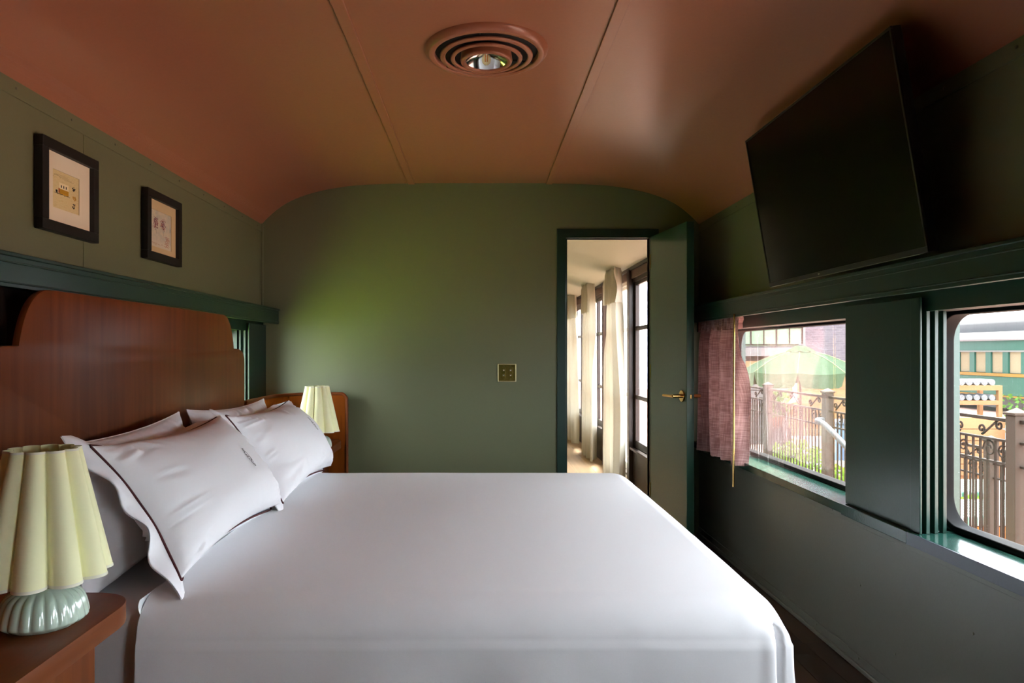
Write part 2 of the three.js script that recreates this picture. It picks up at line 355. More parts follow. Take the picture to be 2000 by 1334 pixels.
for (let k = 0; k < 5; k++) {
  const o = struct('window_' + (++windowCount)), a = bays[k] + 0.045, b = bays[k + 1] - 0.045, m = k === 1 ? M.whiteFrame : M.brown;
  const y0 = k === 1 ? 0.12 : 0.36;
  part(awr, 'apron_panel', box(AX, AX + 0.1, 0, y0 - 0.02, a, b), k === 1 ? M.white : M.brown);
  part(awr, 'apron_sill', box(AX - 0.03, AX + 0.12, y0 - 0.02, y0, a, b, 0.003), M.brown);
  for (const [p, q] of [[a, a + 0.05], [b - 0.05, b], [(a + b) / 2 - 0.03, (a + b) / 2 + 0.03]]) part(o, 'stile', box(AX + 0.01, AX + 0.045, y0, 1.8, p, q, 0.003), m);
  part(o, 'head_rail', box(AX, AX + 0.05, 1.76, 1.87, a, b), m);
  for (const y of [y0, 0.77, 1.35, 1.73]) part(o, 'muntin', box(AX + 0.014, AX + 0.042, y, y + (y === y0 || y > 1.7 ? 0.06 : 0.035), a + 0.05, b - 0.05, 0.003), m);
  const h = (y0 + 0.06 + 1.73) / 2;
  for (const [p, q] of [[a + 0.05, (a + b) / 2 - 0.03], [(a + b) / 2 + 0.03, b - 0.05]]) part(o, 'glass_pane', box(AX + 0.028, AX + 0.031, y0 + 0.06, 1.73, p, q), M.glass);
  if (k < 2) for (const y of [1.05, 0.62, 1.3]) part(o, 'latch', box(AX - 0.004, AX + 0.012, y, y + 0.05, a + 0.01, a + 0.04, 0.003), M.whiteFrame);
}

// ---------------------------------------------------------------- cloth
// hanging cloth along the depth: pleats push it in x
function drape({ x, d0, d1, y0, y1, n, amp, flare = 1.1, nu = 160, nv = 40, s = 0, head = 0.0, lean = 0 }) {
  const mid = (d0 + d1) / 2, half = (d1 - d0) / 2;
  return sheet(nu, nv, (u, v) => {
    const t = 1 - v, w = lerp(1, flare, smooth(0, 1, t)), ph = 1.4 * (noise(u * 4, t * 1.5, 64, 64, s) - 0.5);
    const fold = Math.sin(u * TAU * n + ph * 3 + s), sharp = Math.sign(fold) * Math.pow(Math.abs(fold), 0.75);
    const a = amp * lerp(0.55, 1, smooth(0, 0.25, t)) * (0.75 + 0.5 * noise(u * n, 3, 64, 64, s + 5));
    const p = V(x + a * sharp + lean * t, lerp(y0, y1, v) - (v === 0 ? 0.006 * noise(u * 40, 1, 64, 64, s) : 0), mid + (u * 2 - 1) * half * w + 0.02 * (noise(u * 6, t * 4, 64, 64, s + 2) - 0.5));
    p.uv = [u * half * 4, v * (y1 - y0)]; return p;
  });
}
const pinkC = thing('window_curtain', 'dusty pink pleated curtain gathered at the far end of the right windows', 'curtain', [1.325, 0.58, 3.9]);
part(pinkC, 'curtain_cloth', drape({ x: 1.342, d0: 3.63, d1: 4.28, y0: 0.585, y1: 1.39, n: 3.6, amp: 0.048, flare: 1.0, s: 3 }), M.pinkCurtain);
part(pinkC, 'curtain_heading', drape({ x: 1.327, d0: 3.63, d1: 4.28, y0: 1.29, y1: 1.395, n: 15, amp: 0.02, flare: 1.0, s: 3 }), M.pinkCurtain);
part(pinkC, 'draw_wand', [cyl(V(1.275, 0.49, 3.585), V(1.28, 1.36, 3.585), 0.0055, 0.0045, 12)], M.brass, 'slim brass draw wand');
part(pinkC, 'curtain_track', box(1.31, 1.335, 1.392, 1.404, 2.7, D - 0.02), M.white);
const sheerC = thing('sheer_curtain', 'thin white sheer drawn back next to the pink curtain', 'curtain', [1.42, 0.61, 3.8]);
part(sheerC, 'curtain_cloth', drape({ x: 1.425, d0: 3.38, d1: 4.1, y0: 0.612, y1: 1.33, n: 6, amp: 0.007, s: 11 }), M.sheer);
const darkC = thing('window_curtain', 'dark brown curtain hanging behind the near end of the headboard', 'curtain', [-1.34, 0.61, 2]);
part(darkC, 'curtain_cloth', drape({ x: -1.335, d0: 0.6, d1: 3.0, y0: 0.61, y1: 1.4, n: 22, amp: 0.018, s: 17, nu: 300 }), M.darkCurtain);
const spots = [[6.35, 0.7, 'white curtain nearest to the doorway, in front of the sunroom windows'], [7.85, 0.8, 'middle one of the three white curtains seen through the doorway'], [9.45, 1.1, 'farthest white curtain seen through the doorway']];
spots.forEach(([d, w, label], k) => {
  const o = thing('sunroom_curtain', label, 'curtain', [1.2, 0.02, d], 'white sunroom curtains');
  part(o, 'curtain_cloth', drape({ x: 1.2, d0: d - w * 0.32, d1: d + w * 0.32, y0: 0.02, y1: 1.945, n: 4, amp: 0.045, flare: 1.5, s: 23 + k * 5 }), M.whiteCurtain);
  part(o, 'top_flap', drape({ x: 1.185, d0: d - w * 0.33, d1: d + w * 0.33, y0: 1.6, y1: 1.95, n: 4, amp: 0.045, flare: 1.08, s: 23 + k * 5, nv: 8 }), M.whiteCurtain);
});
const rod = thing('curtain_rod', 'black curtain rod running along the sunroom windows', 'curtain rod', [1.2, 1.93, 7.8]);
part(rod, 'pole', cyl(V(1.2, 1.935, 5.0), V(1.2, 1.935, 10.9), 0.011), M.black);
for (const d of [5.0, 6.05, 8.6, 10.9]) part(rod, 'bracket', [cyl(V(1.2, 1.935, d), V(1.3, 1.935, d), 0.009), cyl(V(1.2, 1.95, d - 0.01), V(1.2, 1.92, d - 0.01), 0.016)], M.black);

// ---------------------------------------------------------------- bed
const BX0 = -1.16, BX1 = 0.765, BD0 = 1.715, BD1 = 3.665, BTOP = 0.55, BM = 2.69;
const bed = thing('bed', 'king size bed with a tall scalloped walnut headboard', 'bed', [-0.2, 0, BM]);
part(bed, 'bed_base', box(BX0, BX1 - 0.09, 0.06, 0.27, BD0 + 0.07, BD1 - 0.07, 0.01), M.wood);
for (const x of [-0.95, 0.5]) for (const d of [1.95, 3.43]) part(bed, 'leg', cyl(V(x, 0, d), V(x, 0.06, d), 0.025, 0.03), M.black);
part(bed, 'mattress', box(BX0, BX1 - 0.04, 0.27, 0.527, BD0 + 0.04, BD1 - 0.04, 0.05), M.linen);
{
  const hw = 0.975, nz = 0.818, top = 1.345, ny = 1.186, R = 0.15, sh = 1.115;
  const outline = (o) => {           // headboard outline in (depth, y), inset by o
    const s = new THREE.Shape();
    s.moveTo(BM - hw + o, 0.3); s.lineTo(BM - hw + o, sh); s.quadraticCurveTo(BM - hw + o, ny - o, BM - nz - 0.02 + o, ny - o); s.lineTo(BM - nz + o, ny - o);
    s.bezierCurveTo(BM - nz + o + 0.02, ny + R * 0.6 - o, BM - nz + 0.06 + o, top - o, BM - nz + R + o * 0.5, top - o);
    s.lineTo(BM + nz - R - o * 0.5, top - o); s.bezierCurveTo(BM + nz - 0.06 - o, top - o, BM + nz - o - 0.02, ny + R * 0.6 - o, BM + nz - o, ny - o);
    s.lineTo(BM + nz + 0.02 - o, ny - o); s.quadraticCurveTo(BM + hw - o, ny - o, BM + hw - o, sh); s.lineTo(BM + hw - o, 0.3);
    return s;
  };
  const hb = part(bed, 'headboard', uvBox(toCreasedNormals(onSide(extrude(outline(0.014), 0.012, 0.002, 16), -1.232), 0.6)), M.headboard);
  const rim = outline(0); const inner = outline(0.017); rim.holes.push(new THREE.Path(inner.getPoints(16).reverse()));
  part(hb, 'edge_moulding', uvBox(toCreasedNormals(onSide(extrude(rim, 0.014, 0.003, 16), -1.2305), 0.7)), M.wood);
  const bead = [outline(0.023).getPoints(16).map((p) => V(-1.2195, p.y, p.x))];
  part(hb, 'bead', new THREE.TubeGeometry(new THREE.CatmullRomCurve3(bead[0], false, 'catmullrom', 0.1), 260, 0.003, 6), M.wood);
}
// bedspread with rounded edges and pleated corners
{
  const R = 0.1, x0 = -0.83, xi = BX1 - R, da = BD0 + R, db = BD1 - R, cr = 0.02;
  const topY = (x, d) => BTOP + 0.008 + 0.012 * Math.cos((x) * 1.2) * Math.cos((d - BM) * 1.4) + 0.006 * (fbm(x * 2 + 9, d * 2, 64, 64, 3, 61) - 0.5) + 0.012 * smooth(0.18, 0, x - x0 + 0.1 * noise(d * 3, 2, 64, 64, 8)) * 0.4;
  // boundary of the flat top, from head end along the near side, round the foot, back along the far side: [x, d, nx, nd, s]
  const bd = []; const N1 = 120, NC = 48, N2 = 110;
  for (let i = 0; i <= N1; i++) bd.push([lerp(x0, xi - cr, i / N1), da, 0, -1]);
  for (let i = 1; i < NC; i++) { const a = -Math.PI / 2 + (Math.PI / 2) * i / NC; bd.push([xi - cr + cr * Math.cos(a), da + cr + cr * Math.sin(a), Math.cos(a), Math.sin(a)]); }
  for (let i = 0; i <= N2; i++) bd.push([xi, lerp(da + cr, db - cr, i / N2), 1, 0]);
  for (let i = 1; i < NC; i++) { const a = (Math.PI / 2) * i / NC; bd.push([xi - cr + cr * Math.cos(a), db - cr + cr * Math.sin(a), Math.cos(a), Math.sin(a)]); }
  for (let i = 0; i <= N1; i++) bd.push([lerp(xi - cr, x0, i / N1), db, 0, 1]);
  let len = 0; bd.forEach((b, i) => { if (i) len += Math.hypot(b[0] - bd[i - 1][0], b[1] - bd[i - 1][1]); b[4] = len; });
  const hem = 0.035, skirt = sheet(bd.length - 1, 60, (u, v) => {
    const [bx, b_d, nx, nd, s] = bd[Math.round(u * (bd.length - 1))];
    const q = -0.03 + v * (0.03 + R * Math.PI / 2 + (BTOP - R - hem)); let out, y;
    const top = topY(bx, b_d);
    if (q < 0) { out = q; y = top - 0.0008; }
    else if (q < R * Math.PI / 2) { const a = q / R; out = R * Math.sin(a); y = top - R * (1 - Math.cos(a)); }
    else { const t = q - R * Math.PI / 2; out = R + 0.004 + t * 0.02; y = top - R - t; }
    const drop = smooth(R * 1.0, 0.5, q);
    out += drop * (0.008 * Math.sin(s * 13 + 2 * noise(s * 3, 1, 64, 64, 71)) + 0.012 * (fbm(s * 5, q * 3, 64, 64, 3, 72) - 0.5)) + 0.004 * smooth(0, 0.05, q) * (fbm(s * 7, q * 9, 64, 64, 3, 75) - 0.5);
    const sq = lerp(1, 1 / Math.max(Math.abs(nx), Math.abs(nd)), 0.8 * smooth(R * 0.5, R * 1.5, q)); out *= sq;   // squarer corners lower down
    const pX = bx + nx * out;                                   // the pleat where the near side meets the foot
    const pc = (pX - 0.722) / 0.005; if (nd < -0.2 && Math.abs(pc) < 3) out -= 0.055 * Math.exp(-pc * pc) * smooth(R * 1.0, R * 1.5, q);
    const pf = (pX - 0.7) / 0.02; if (nd < -0.2 && Math.abs(pf) < 3) out += 0.006 * Math.exp(-pf * pf) * smooth(R * 0.9, R * 1.7, q);
    const p = V(bx + nx * out, y, b_d + nd * out); p.uv = [s, q]; return p;
  });
  const top = sheet(90, 80, (u, v) => { // the flat top with rounded foot corners
    const d = lerp(da, db, v); let xe = xi;
    if (d < da + cr) xe = xi - cr + Math.sqrt(Math.max(0, cr * cr - (da + cr - d) ** 2)); else if (d > db - cr) xe = xi - cr + Math.sqrt(Math.max(0, cr * cr - (d - db + cr) ** 2));
    const x = lerp(x0, xe, u); const p = V(x, topY(x, d), d); p.uv = [x, d]; return p;
  });
  const cover = thing('bedspread', 'smooth white bedspread covering the bed down to the floor', 'bedspread', [0, 0.03, BM]);
  part(cover, 'top_cloth', top, M.linen); part(cover, 'skirt_cloth', skirt, M.linen);
  const he = sheet(4, 80, (u, v) => { const d = lerp(BD0 + 0.02, BD1 - 0.02, v); const p = V(x0 - 0.004 * Math.sin(u * Math.PI) + 0.0 , lerp(topY(x0, d) + 0.001, BTOP - 0.02, u), d); p.uv = [u * 0.05, d]; return p; });
  part(cover, 'turned_edge', he, M.linen);
}

// pillows: local X = along the bed width, Y = height, Z = thickness
function pillowShape({ w, h, t, pull = 0.08, s = 0, wr = 1 }) {
  const a = w / 2, b = h / 2, Fp = (q) => Math.pow(Math.max(0, 1 - Math.pow(Math.abs(q), 2.4)), 0.62);
  const at = (u, v, side) => {
    const x = u * a * (1 - pull * (1 - v * v) * Math.abs(u)), y = v * b * (1 - pull * 1.5 * (1 - u * u) * Math.abs(v));
    const edge = Math.max(Math.abs(u), Math.abs(v));
    const k = smooth(0.45, 0.9, edge) * smooth(1, 0.93, edge);
    const fold = wr * k * 0.006 * (Math.abs(v) > Math.abs(u) ? Math.sin(u * 40 + 14 * noise(u * 5, v * 2, 64, 64, s)) : Math.sin(v * 26 + 12 * noise(v * 5, u * 2, 64, 64, s))) * smooth(0.3, 0.8, noise(u * 4 + 8, v * 4, 64, 64, s + 3));
    const lump = 0.012 * (fbm(u * 2.2 + 20, v * 2.2 + side * 5 + 20, 64, 64, 3, s + 4) - 0.5) * smooth(1, 0.7, edge);
    return new THREE.Vector3(x, y, side * (t / 2 * Fp(u) * (v < 0 ? Math.pow(Fp(v), 0.6) : Fp(v)) * (1 - 0.16 * v) + 0.002) + side * fold + side * lump);
  };
  const face = (side) => sheet(84, 60, (i, j) => { const u = (i * 2 - 1) * side, v = j * 2 - 1; const p = at(u, v, side); p.uv = [p.x, p.y]; return p; });
  return { at, geo: join([face(1), face(-1)]), a, b };
}
function perimeter(P, n = 200) {
  const out = []; for (let i = 0; i < n; i++) { const q = (i / n) * 4, k = Math.floor(q), f = (q - k) * 2 - 1; const [u, v] = [[f, -1], [1, f], [-f, 1], [-1, -f]][k]; out.push([u, v]); } return out;
}
function place(xb, yb, dm, leanDeg, h, yaw = 0, roll = 0) {    // bottom edge centre at (xb, yb, dm)
  const a = leanDeg * Math.PI / 180, ex = new THREE.Vector3(0, 0, -1), ey = new THREE.Vector3(-Math.sin(a), Math.cos(a), 0), ez = new THREE.Vector3().crossVectors(ex, ey);
  const m = new THREE.Matrix4().makeBasis(ex, ey, ez), r = new THREE.Matrix4().makeRotationZ(roll), yw = new THREE.Matrix4().makeRotationY(yaw);
  m.premultiply(yw).multiply(r).setPosition(V(xb, yb, dm).add(ey.multiplyScalar(h / 2))); return m;
}
const emblem = canvasTex(128, 256, (c, w, h) => {
  c.clearRect(0, 0, w, h); c.strokeStyle = c.fillStyle = '#1b1014'; c.lineWidth = 8;
  c.beginPath(); c.ellipse(64, 128, 40, 74, 0, 0, TAU); c.stroke();
  c.beginPath(); c.moveTo(64, 20); c.bezierCurveTo(20, 60, 30, 90, 64, 108); c.bezierCurveTo(104, 130, 104, 160, 64, 176); c.bezierCurveTo(30, 190, 22, 216, 64, 238); c.stroke();
  c.beginPath(); c.ellipse(64, 26, 20, 16, 0, 0, TAU); c.stroke(); c.beginPath(); c.ellipse(64, 232, 20, 16, 0, 0, TAU); c.stroke();
  for (const [x, y] of [[48, 92], [76, 120], [52, 150], [84, 164], [44, 120]]) { c.beginPath(); c.arc(x, y, 10, 0, TAU); c.fill(); }
});
M.emblem = new THREE.MeshStandardMaterial({ map: emblem, transparent: true, roughness: 0.8, polygonOffset: true, polygonOffsetFactor: -2, side: THREE.DoubleSide });
function sham(label, m4, opt, mono) {
  const P = pillowShape(opt), f = 0.052;
  const mid = new THREE.Vector3().setFromMatrixPosition(m4), o = thing('pillow_sham', label, 'pillow', [mid.x, mid.y, -mid.z], 'bordered pillow shams in front');
  const W4 = (g) => g.applyMatrix4(m4);
  part(o, 'pillow_body', W4(P.geo.clone()), M.pillow);
  const per = perimeter(P, 240), ring = [];
  const wav = (i, k) => 0.012 * Math.sin(i / 240 * TAU * 11 + opt.s) * k + 0.018 * (noise(i / 12, 5, 20, 64, opt.s + 9) - 0.5) * k;
  const edgePt = (i, k) => {
    const [u, v] = per[i % 240], p = P.at(u, v, 1); p.z = 0;
    const q = P.at(u * 1.0, v * 1.0, 1); const n = new THREE.Vector2(Math.abs(u) > 0.985 ? Math.sign(u) : Math.pow(u, 15), Math.abs(v) > 0.985 ? Math.sign(v) : Math.pow(v, 15));
    const left = smooth(-0.8, -1, u), top = smooth(0.75, 1, v), bot = smooth(-0.75, -1, v), right = smooth(0.8, 1, u);
    p.x += n.x * f * k * (1 - 0.5 * right); p.y += n.y * f * k * (v < 0 ? lerp(0.2, 0.8, left) : lerp(0.5, 1, left));
    p.z += wav(i, k) * (0.4 + 0.6 * left) - k * (0.045 * top * (1 - 0.7 * left) + 0.045 * bot * (1 - left) + 0.05 * right + 0.008 * left) - 0.01 * (1 - left) - 0.03 * bot * (1 - left); return p;
  };
  const side = (z) => sheet(240, 5, (i, j) => { const a = Math.round(i * 240), k = j; const p = edgePt(z > 0 ? a : 240 - a, k); p.z += z; p.uv = [i * 3, j * 0.05]; return p; });
  const fl = part(o, 'flange', [W4(side(0.0018)), W4(side(-0.0018))], M.pillow);
  const pip = []; for (let i = 0; i < 240; i++) { const p = edgePt(i, 0.05); p.z += 0.003; pip.push(p.applyMatrix4(m4)); }
  part(o, 'piping', tube(pip, 0.0032, 480, 6, true), M.maroon, 'dark red piping');
  const [mu, mv] = mono;
  const dec = sheet(16, 10, (i, j) => { const u = mu + (i - 0.5) * 0.045 / P.a, v = mv + (j - 0.5) * 0.08 / P.b; const p = P.at(u, v, 1); p.z += 0.0015; p.uv = [i, j]; return p; });
  part(o, 'emblem', W4(dec), M.emblem, 'dark embroidered emblem');
  return o;
}
function plainPillow(label, m4, opt) {
  const P = pillowShape(opt), mid = new THREE.Vector3().setFromMatrixPosition(m4), o = thing('pillow', label, 'pillow', [mid.x, mid.y, -mid.z], 'plain pillows behind');
  part(o, 'pillow_body', P.geo.clone().applyMatrix4(m4), M.pillow);
  const per = perimeter(P, 160).map(([u, v]) => { const p = P.at(u, v, 1); p.z = 0; return p.applyMatrix4(m4); });
  part(o, 'seam', tube(per, 0.0025, 320, 5, true), M.pillow);
  return o;
}
plainPillow('plain white pillow behind the near sham, leaning on the headboard', place(-1.0, 0.545, 2.225, 17, 0.41, 0.02, 0.015), { w: 0.9, h: 0.41, t: 0.19, s: 101 });
plainPillow('plain white pillow behind the far sham, with its corner poking up', place(-1.0, 0.545, 3.185, 17, 0.41, -0.02, -0.02), { w: 0.9, h: 0.41, t: 0.19, s: 111 });
sham('white sham with dark red piping nearest to the camera', place(-0.765, 0.588, 2.27, 34, 0.41, 0.0, 0.0), { w: 0.91, h: 0.41, t: 0.25, pull: 0.1, s: 121 }, [0.22, -0.05]);
sham('white sham with dark red piping in front of the far lamp', place(-0.765, 0.585, 3.2, 33, 0.4, 0, 0), { w: 0.9, h: 0.4, t: 0.25, pull: 0.1, s: 131 }, [0.28, 0.1]);

// ---------------------------------------------------------------- nightstands
function nightstand(far) {
  const sg = far ? 1 : -1, dd = (q) => BM + sg * q;                 // q = distance from the middle of the bed
  const o = thing('nightstand', far ? 'walnut nightstand with curved back panel beside the end wall' : 'walnut nightstand with rounded top in the near left corner', 'nightstand', [-1, 0, dd(1.4)], 'walnut nightstands');
  const s = new THREE.Shape(), q0 = 1.085, q1 = 1.72, xf = far ? -0.845 : -0.762, xb = -1.19, r = 0.11;
  s.moveTo(xb, q0); s.lineTo(xf - r, q0); s.quadraticCurveTo(xf, q0, xf, q0 + r); s.lineTo(xf, q1 - r); s.quadraticCurveTo(xf, q1, xf - r, q1); s.lineTo(xb, q1); s.lineTo(xb, q0);
  const flat = (shape, y, t, b) => { const g = extrude(shape, t, b, 20); g.applyMatrix4(new THREE.Matrix4().makeBasis(new THREE.Vector3(1, 0, 0), new THREE.Vector3(0, 0, -sg), new THREE.Vector3(0, 1, 0))).translate(0, y, -BM); if (far === false) g.index; return uvBox(toCreasedNormals(flip(g, sg), 0.6), 'z'); };
  part(o, 'tabletop', flat(s, 0.587, 0.038, 0.003), M.wood);
  const a = Math.min(dd(q0 + 0.03), dd(q1 - 0.05)), b = Math.max(dd(q0 + 0.03), dd(q1 - 0.05));
  part(o, 'cabinet_body', box(xb, xf - 0.1, 0.1, 0.587, a, b, 0.004), M.wood);
  const dr = part(o, 'drawer', box(xf - 0.1, xf - 0.082, 0.36, 0.57, a + 0.015, b - 0.015, 0.003), M.wood);
  part(dr, 'knob', lathe([[0, 0], [0.006, 0], [0.006, 0.012], [0.012, 0.018], [0.012, 0.024], [0, 0.027]], 0, 0, 0, 20).rotateZ(-Math.PI / 2).translate(xf - 0.082, 0.46, -(a + b) / 2), M.brass, 'small brass knob');
  part(o, 'door', box(xf - 0.1, xf - 0.082, 0.12, 0.35, a + 0.015, b - 0.015, 0.003), M.wood);
  for (const d of [a + 0.04, b - 0.04]) for (const x of [-1.12, xf - 0.15]) part(o, 'leg', cyl(V(x, 0, d), V(x, 0.1, d), 0.014, 0.02), M.wood);
  // curved back panel
  const path = []; const qs = 1.0, qe = 1.75, rc = 0.3, xw = -1.225;
  for (let i = 0; i <= 6; i++) path.push([xw, lerp(qs, qe - rc, i / 6)]);
  for (let i = 1; i <= 16; i++) { const t = (i / 16) * Math.PI / 2; path.push([xw + rc - rc * Math.cos(t), qe - rc + rc * Math.sin(t)]); }
  for (let i = 1; i <= 4; i++) path.push([lerp(xw + rc, far ? -0.83 : -0.75, i / 4), qe]);
  const nP = path.length, nrm = path.map((p, i) => { const A = path[Math.max(0, i - 1)], B = path[Math.min(nP - 1, i + 1)], tx = B[0] - A[0], tq = B[1] - A[1], l = Math.hypot(tx, tq); return [tq / l, -tx / l]; });
  let acc = 0; const arc = path.map((p, i) => (i ? (acc += Math.hypot(p[0] - path[i - 1][0], p[1] - path[i - 1][1])) : 0));
  const top = (i) => 0.914 - (acc - arc[i] < 0.03 ? 0.03 - Math.sqrt(Math.max(0, 0.0009 - (0.03 - (acc - arc[i])) ** 2)) : 0);
  const wall = (off, y0f, y1f, rev) => { const g = sheet(nP - 1, 6, (u, v) => { const i = Math.round(u * (nP - 1)), p = V(path[i][0] + nrm[i][0] * off, lerp(y0f, y1f(i), v), dd(path[i][1] + nrm[i][1] * off)); p.uv = [arc[i], p.y]; return p; }); return rev ? flip(g, -1) : g; };
  const cap = (o1, o2, yf) => sheet(nP - 1, 1, (u, v) => { const i = Math.round(u * (nP - 1)), off = lerp(o1, o2, v); const p = V(path[i][0] + nrm[i][0] * off, yf(i), dd(path[i][1] + nrm[i][1] * off)); p.uv = [off, arc[i]]; return p; });
  const endCap = sheet(1, 6, (u, v) => { const i = nP - 1, off = lerp(-0.012, 0.012, u); const p = V(path[i][0] + nrm[i][0] * off, lerp(0.1, top(i), v), dd(path[i][1] + nrm[i][1] * off)); p.uv = [off, p.y]; return p; });
  const pan = part(o, 'back_panel', [wall(0.012, 0.1, top, false), wall(-0.012, 0.1, top, true), cap(-0.012, 0.012, top), endCap], M.headboard);
  const rim = []; for (let i = 0; i < nP; i++) rim.push(V(path[i][0] + nrm[i][0] * 0.008, top(i) - 0.006, dd(path[i][1] + nrm[i][1] * 0.008)));
  for (const y of [0.87, 0.8, 0.6, 0.3, 0.1]) rim.push(V(path[nP - 1][0] - 0.002, y, dd(path[nP - 1][1] - 0.008)));
  part(pan, 'edge_moulding', new THREE.TubeGeometry(new THREE.CatmullRomCurve3(rim, false, 'catmullrom', 0.15), 140, 0.011, 8), M.wood);
  const bead = rim.map((p) => p.clone()); bead.forEach((p, i) => { if (i < nP - 1) p.y -= 0.02; if (i >= nP - 1) p.x -= 0.022; if (i >= nP - 2) p.y -= 0.0; });
  return o;
}
function flip(g, s) { if (s > 0) return g; g = g.index ? g.toNonIndexed() : g; for (const k of ['position', 'normal', 'uv']) { const a = g.attributes[k], n = a.itemSize; for (let i = 0; i < a.count; i += 3) for (let c = 0; c < n; c++) { const t = a.array[i * n + c]; a.array[i * n + c] = a.array[(i + 1) * n + c]; a.array[(i + 1) * n + c] = t; } } g.computeVertexNormals(); return g; }
nightstand(false); nightstand(true);

// ---------------------------------------------------------------- lamps
function makeLamp(label, x, d) {
  const y = 0.6255, o = thing('table_lamp', label, 'lamp', [x, y, d], 'scalloped bedside lamps');
  const n = 22, prof = [[0.0, 0.0], [0.066, 0.0], [0.069, 0.004], [0.078, 0.012], [0.08, 0.02], [0.074, 0.046], [0.064, 0.064], [0.045, 0.075], [0.026, 0.079], [0.0, 0.08]];
  const pc = new THREE.SplineCurve(prof.slice(2, 9).map((p) => new THREE.Vector2(...p))).getPoints(24);
  const body = sheet(176, 28, (u, v) => {
    const a = u * TAU; let r, h;
    if (v < 4 / 28) { const t = v * 7; r = lerp(0.0, 0.069, Math.min(1, t)); h = t >= 1 ? 0.004 : 0; } else { const q = pc[Math.min(24, Math.round((v - 4 / 28) * 28))]; r = q.x; h = q.y; }
    const fl = 0.0042 * Math.pow(Math.abs(Math.cos(a * n / 2)), 0.8) * smooth(0.004, 0.02, h) * smooth(0.079, 0.06, h) ;
    return new THREE.Vector3(x + (r + fl - 0.002) * Math.cos(a), y + h, -d - (r + fl - 0.002) * Math.sin(a));
  });
  part(o, 'lamp_base', body, M.celadon, 'fluted celadon ceramic base');
  part(o, 'collar', lathe([[0, 0.078], [0.029, 0.078], [0.031, 0.083], [0.026, 0.089], [0.017, 0.091], [0.015, 0.1], [0.015, 0.15], [0, 0.15]], x, y, d, 32), M.brass, 'brass collar');
  part(o, 'bulb', lathe([[0, 0.15], [0.012, 0.15], [0.014, 0.165], [0.026, 0.19], [0.028, 0.208], [0.02, 0.228], [0, 0.236]], x, y, d, 24), M.white);
  const L = 10, yb = y + 0.099, yt = y + 0.352;
  const rad = (a, R) => R * (0.78 + 0.24 * Math.pow(Math.abs(Math.cos(a * L / 2)), 0.62));
  const at = (u, v, off = 0) => { const a = u * TAU, R = lerp(0.123, 0.066, v), r = rad(a, R) + off; return new THREE.Vector3(x + r * Math.cos(a), lerp(yb, yt, v), -d - r * Math.sin(a)); };
  const sh = part(o, 'lamp_shade', sheet(240, 10, (u, v) => { const p = at(u, v); p.uv = [u * 0.6, v * 0.25]; return p; }), M.shade, 'pale yellow scalloped shade');
  part(sh, 'rim_band', [sheet(240, 1, (u, v) => at(u, v * 0.022, 0.0008)), sheet(240, 1, (u, v) => at(u, 0.982 + v * 0.018, 0.0008))], M.shadeTrim);
  part(o, 'shade_ring', [new THREE.TorusGeometry(0.05, 0.0015, 6, 32).rotateX(Math.PI / 2).translate(x, yt - 0.02, -d), ...[0, 1, 2].map((k) => cyl(V(x, yt - 0.02, d), V(x + 0.05 * Math.cos(k * TAU / 3), yt - 0.02, d + 0.05 * Math.sin(k * TAU / 3)), 0.0013)), cyl(V(x, y + 0.15, d), V(x, yt - 0.02, d), 0.0015)], M.brass);
  return o;
}
makeLamp('bedside lamp with pale yellow scalloped shade in the near left corner', -0.872, 1.42);
makeLamp('smaller-looking bedside lamp with pale yellow shade beyond the pillows', -0.912, 3.98);

// ---------------------------------------------------------------- pictures on the left wall
function picture(label, d0, d1, y0, y1, matColor, mw, print) {
  const o = thing('picture_frame', label, 'picture', [-1.4, (y0 + y1) / 2, (d0 + d1) / 2], 'framed prints above the headboard');
  const x0 = -1.396, x1 = -1.368, b = 0.034;
  part(o, 'frame_rail', box(x0, x1, y1 - b, y1, d0, d1, 0.002), M.black); part(o, 'frame_rail', box(x0, x1, y0, y0 + b, d0, d1, 0.002), M.black);
  part(o, 'frame_stile', box(x0, x1, y0 + b, y1 - b, d0, d0 + b, 0.002), M.black); part(o, 'frame_stile', box(x0, x1, y0 + b, y1 - b, d1 - b, d1, 0.002), M.black);
  part(o, 'backing', box(x0, x0 + 0.006, y0 + b, y1 - b, d0 + b, d1 - b), M.black);
  const [p0, p1, q0, q1] = print.rect;
  const s = new THREE.Shape(); s.moveTo(d0 + b, y0 + b); s.lineTo(d1 - b, y0 + b); s.lineTo(d1 - b, y1 - b); s.lineTo(d0 + b, y1 - b);
  const h = new THREE.Path(); h.moveTo(p0, q0); h.lineTo(p0, q1); h.lineTo(p1, q1); h.lineTo(p1, q0); s.holes.push(h);
  part(o, 'mat_board', onSide(extrude(s, 0.002), -1.386), std(matColor, 0.85));
  const g = sheet(1, 1, (u, v) => { const p = V(-1.3868, lerp(q0, q1, v), lerp(p0, p1, u)); p.uv = [u, v]; return p; });
  part(o, 'print', g, new THREE.MeshStandardMaterial({ map: print.tex, roughness: 0.85, side: THREE.DoubleSide }));
}
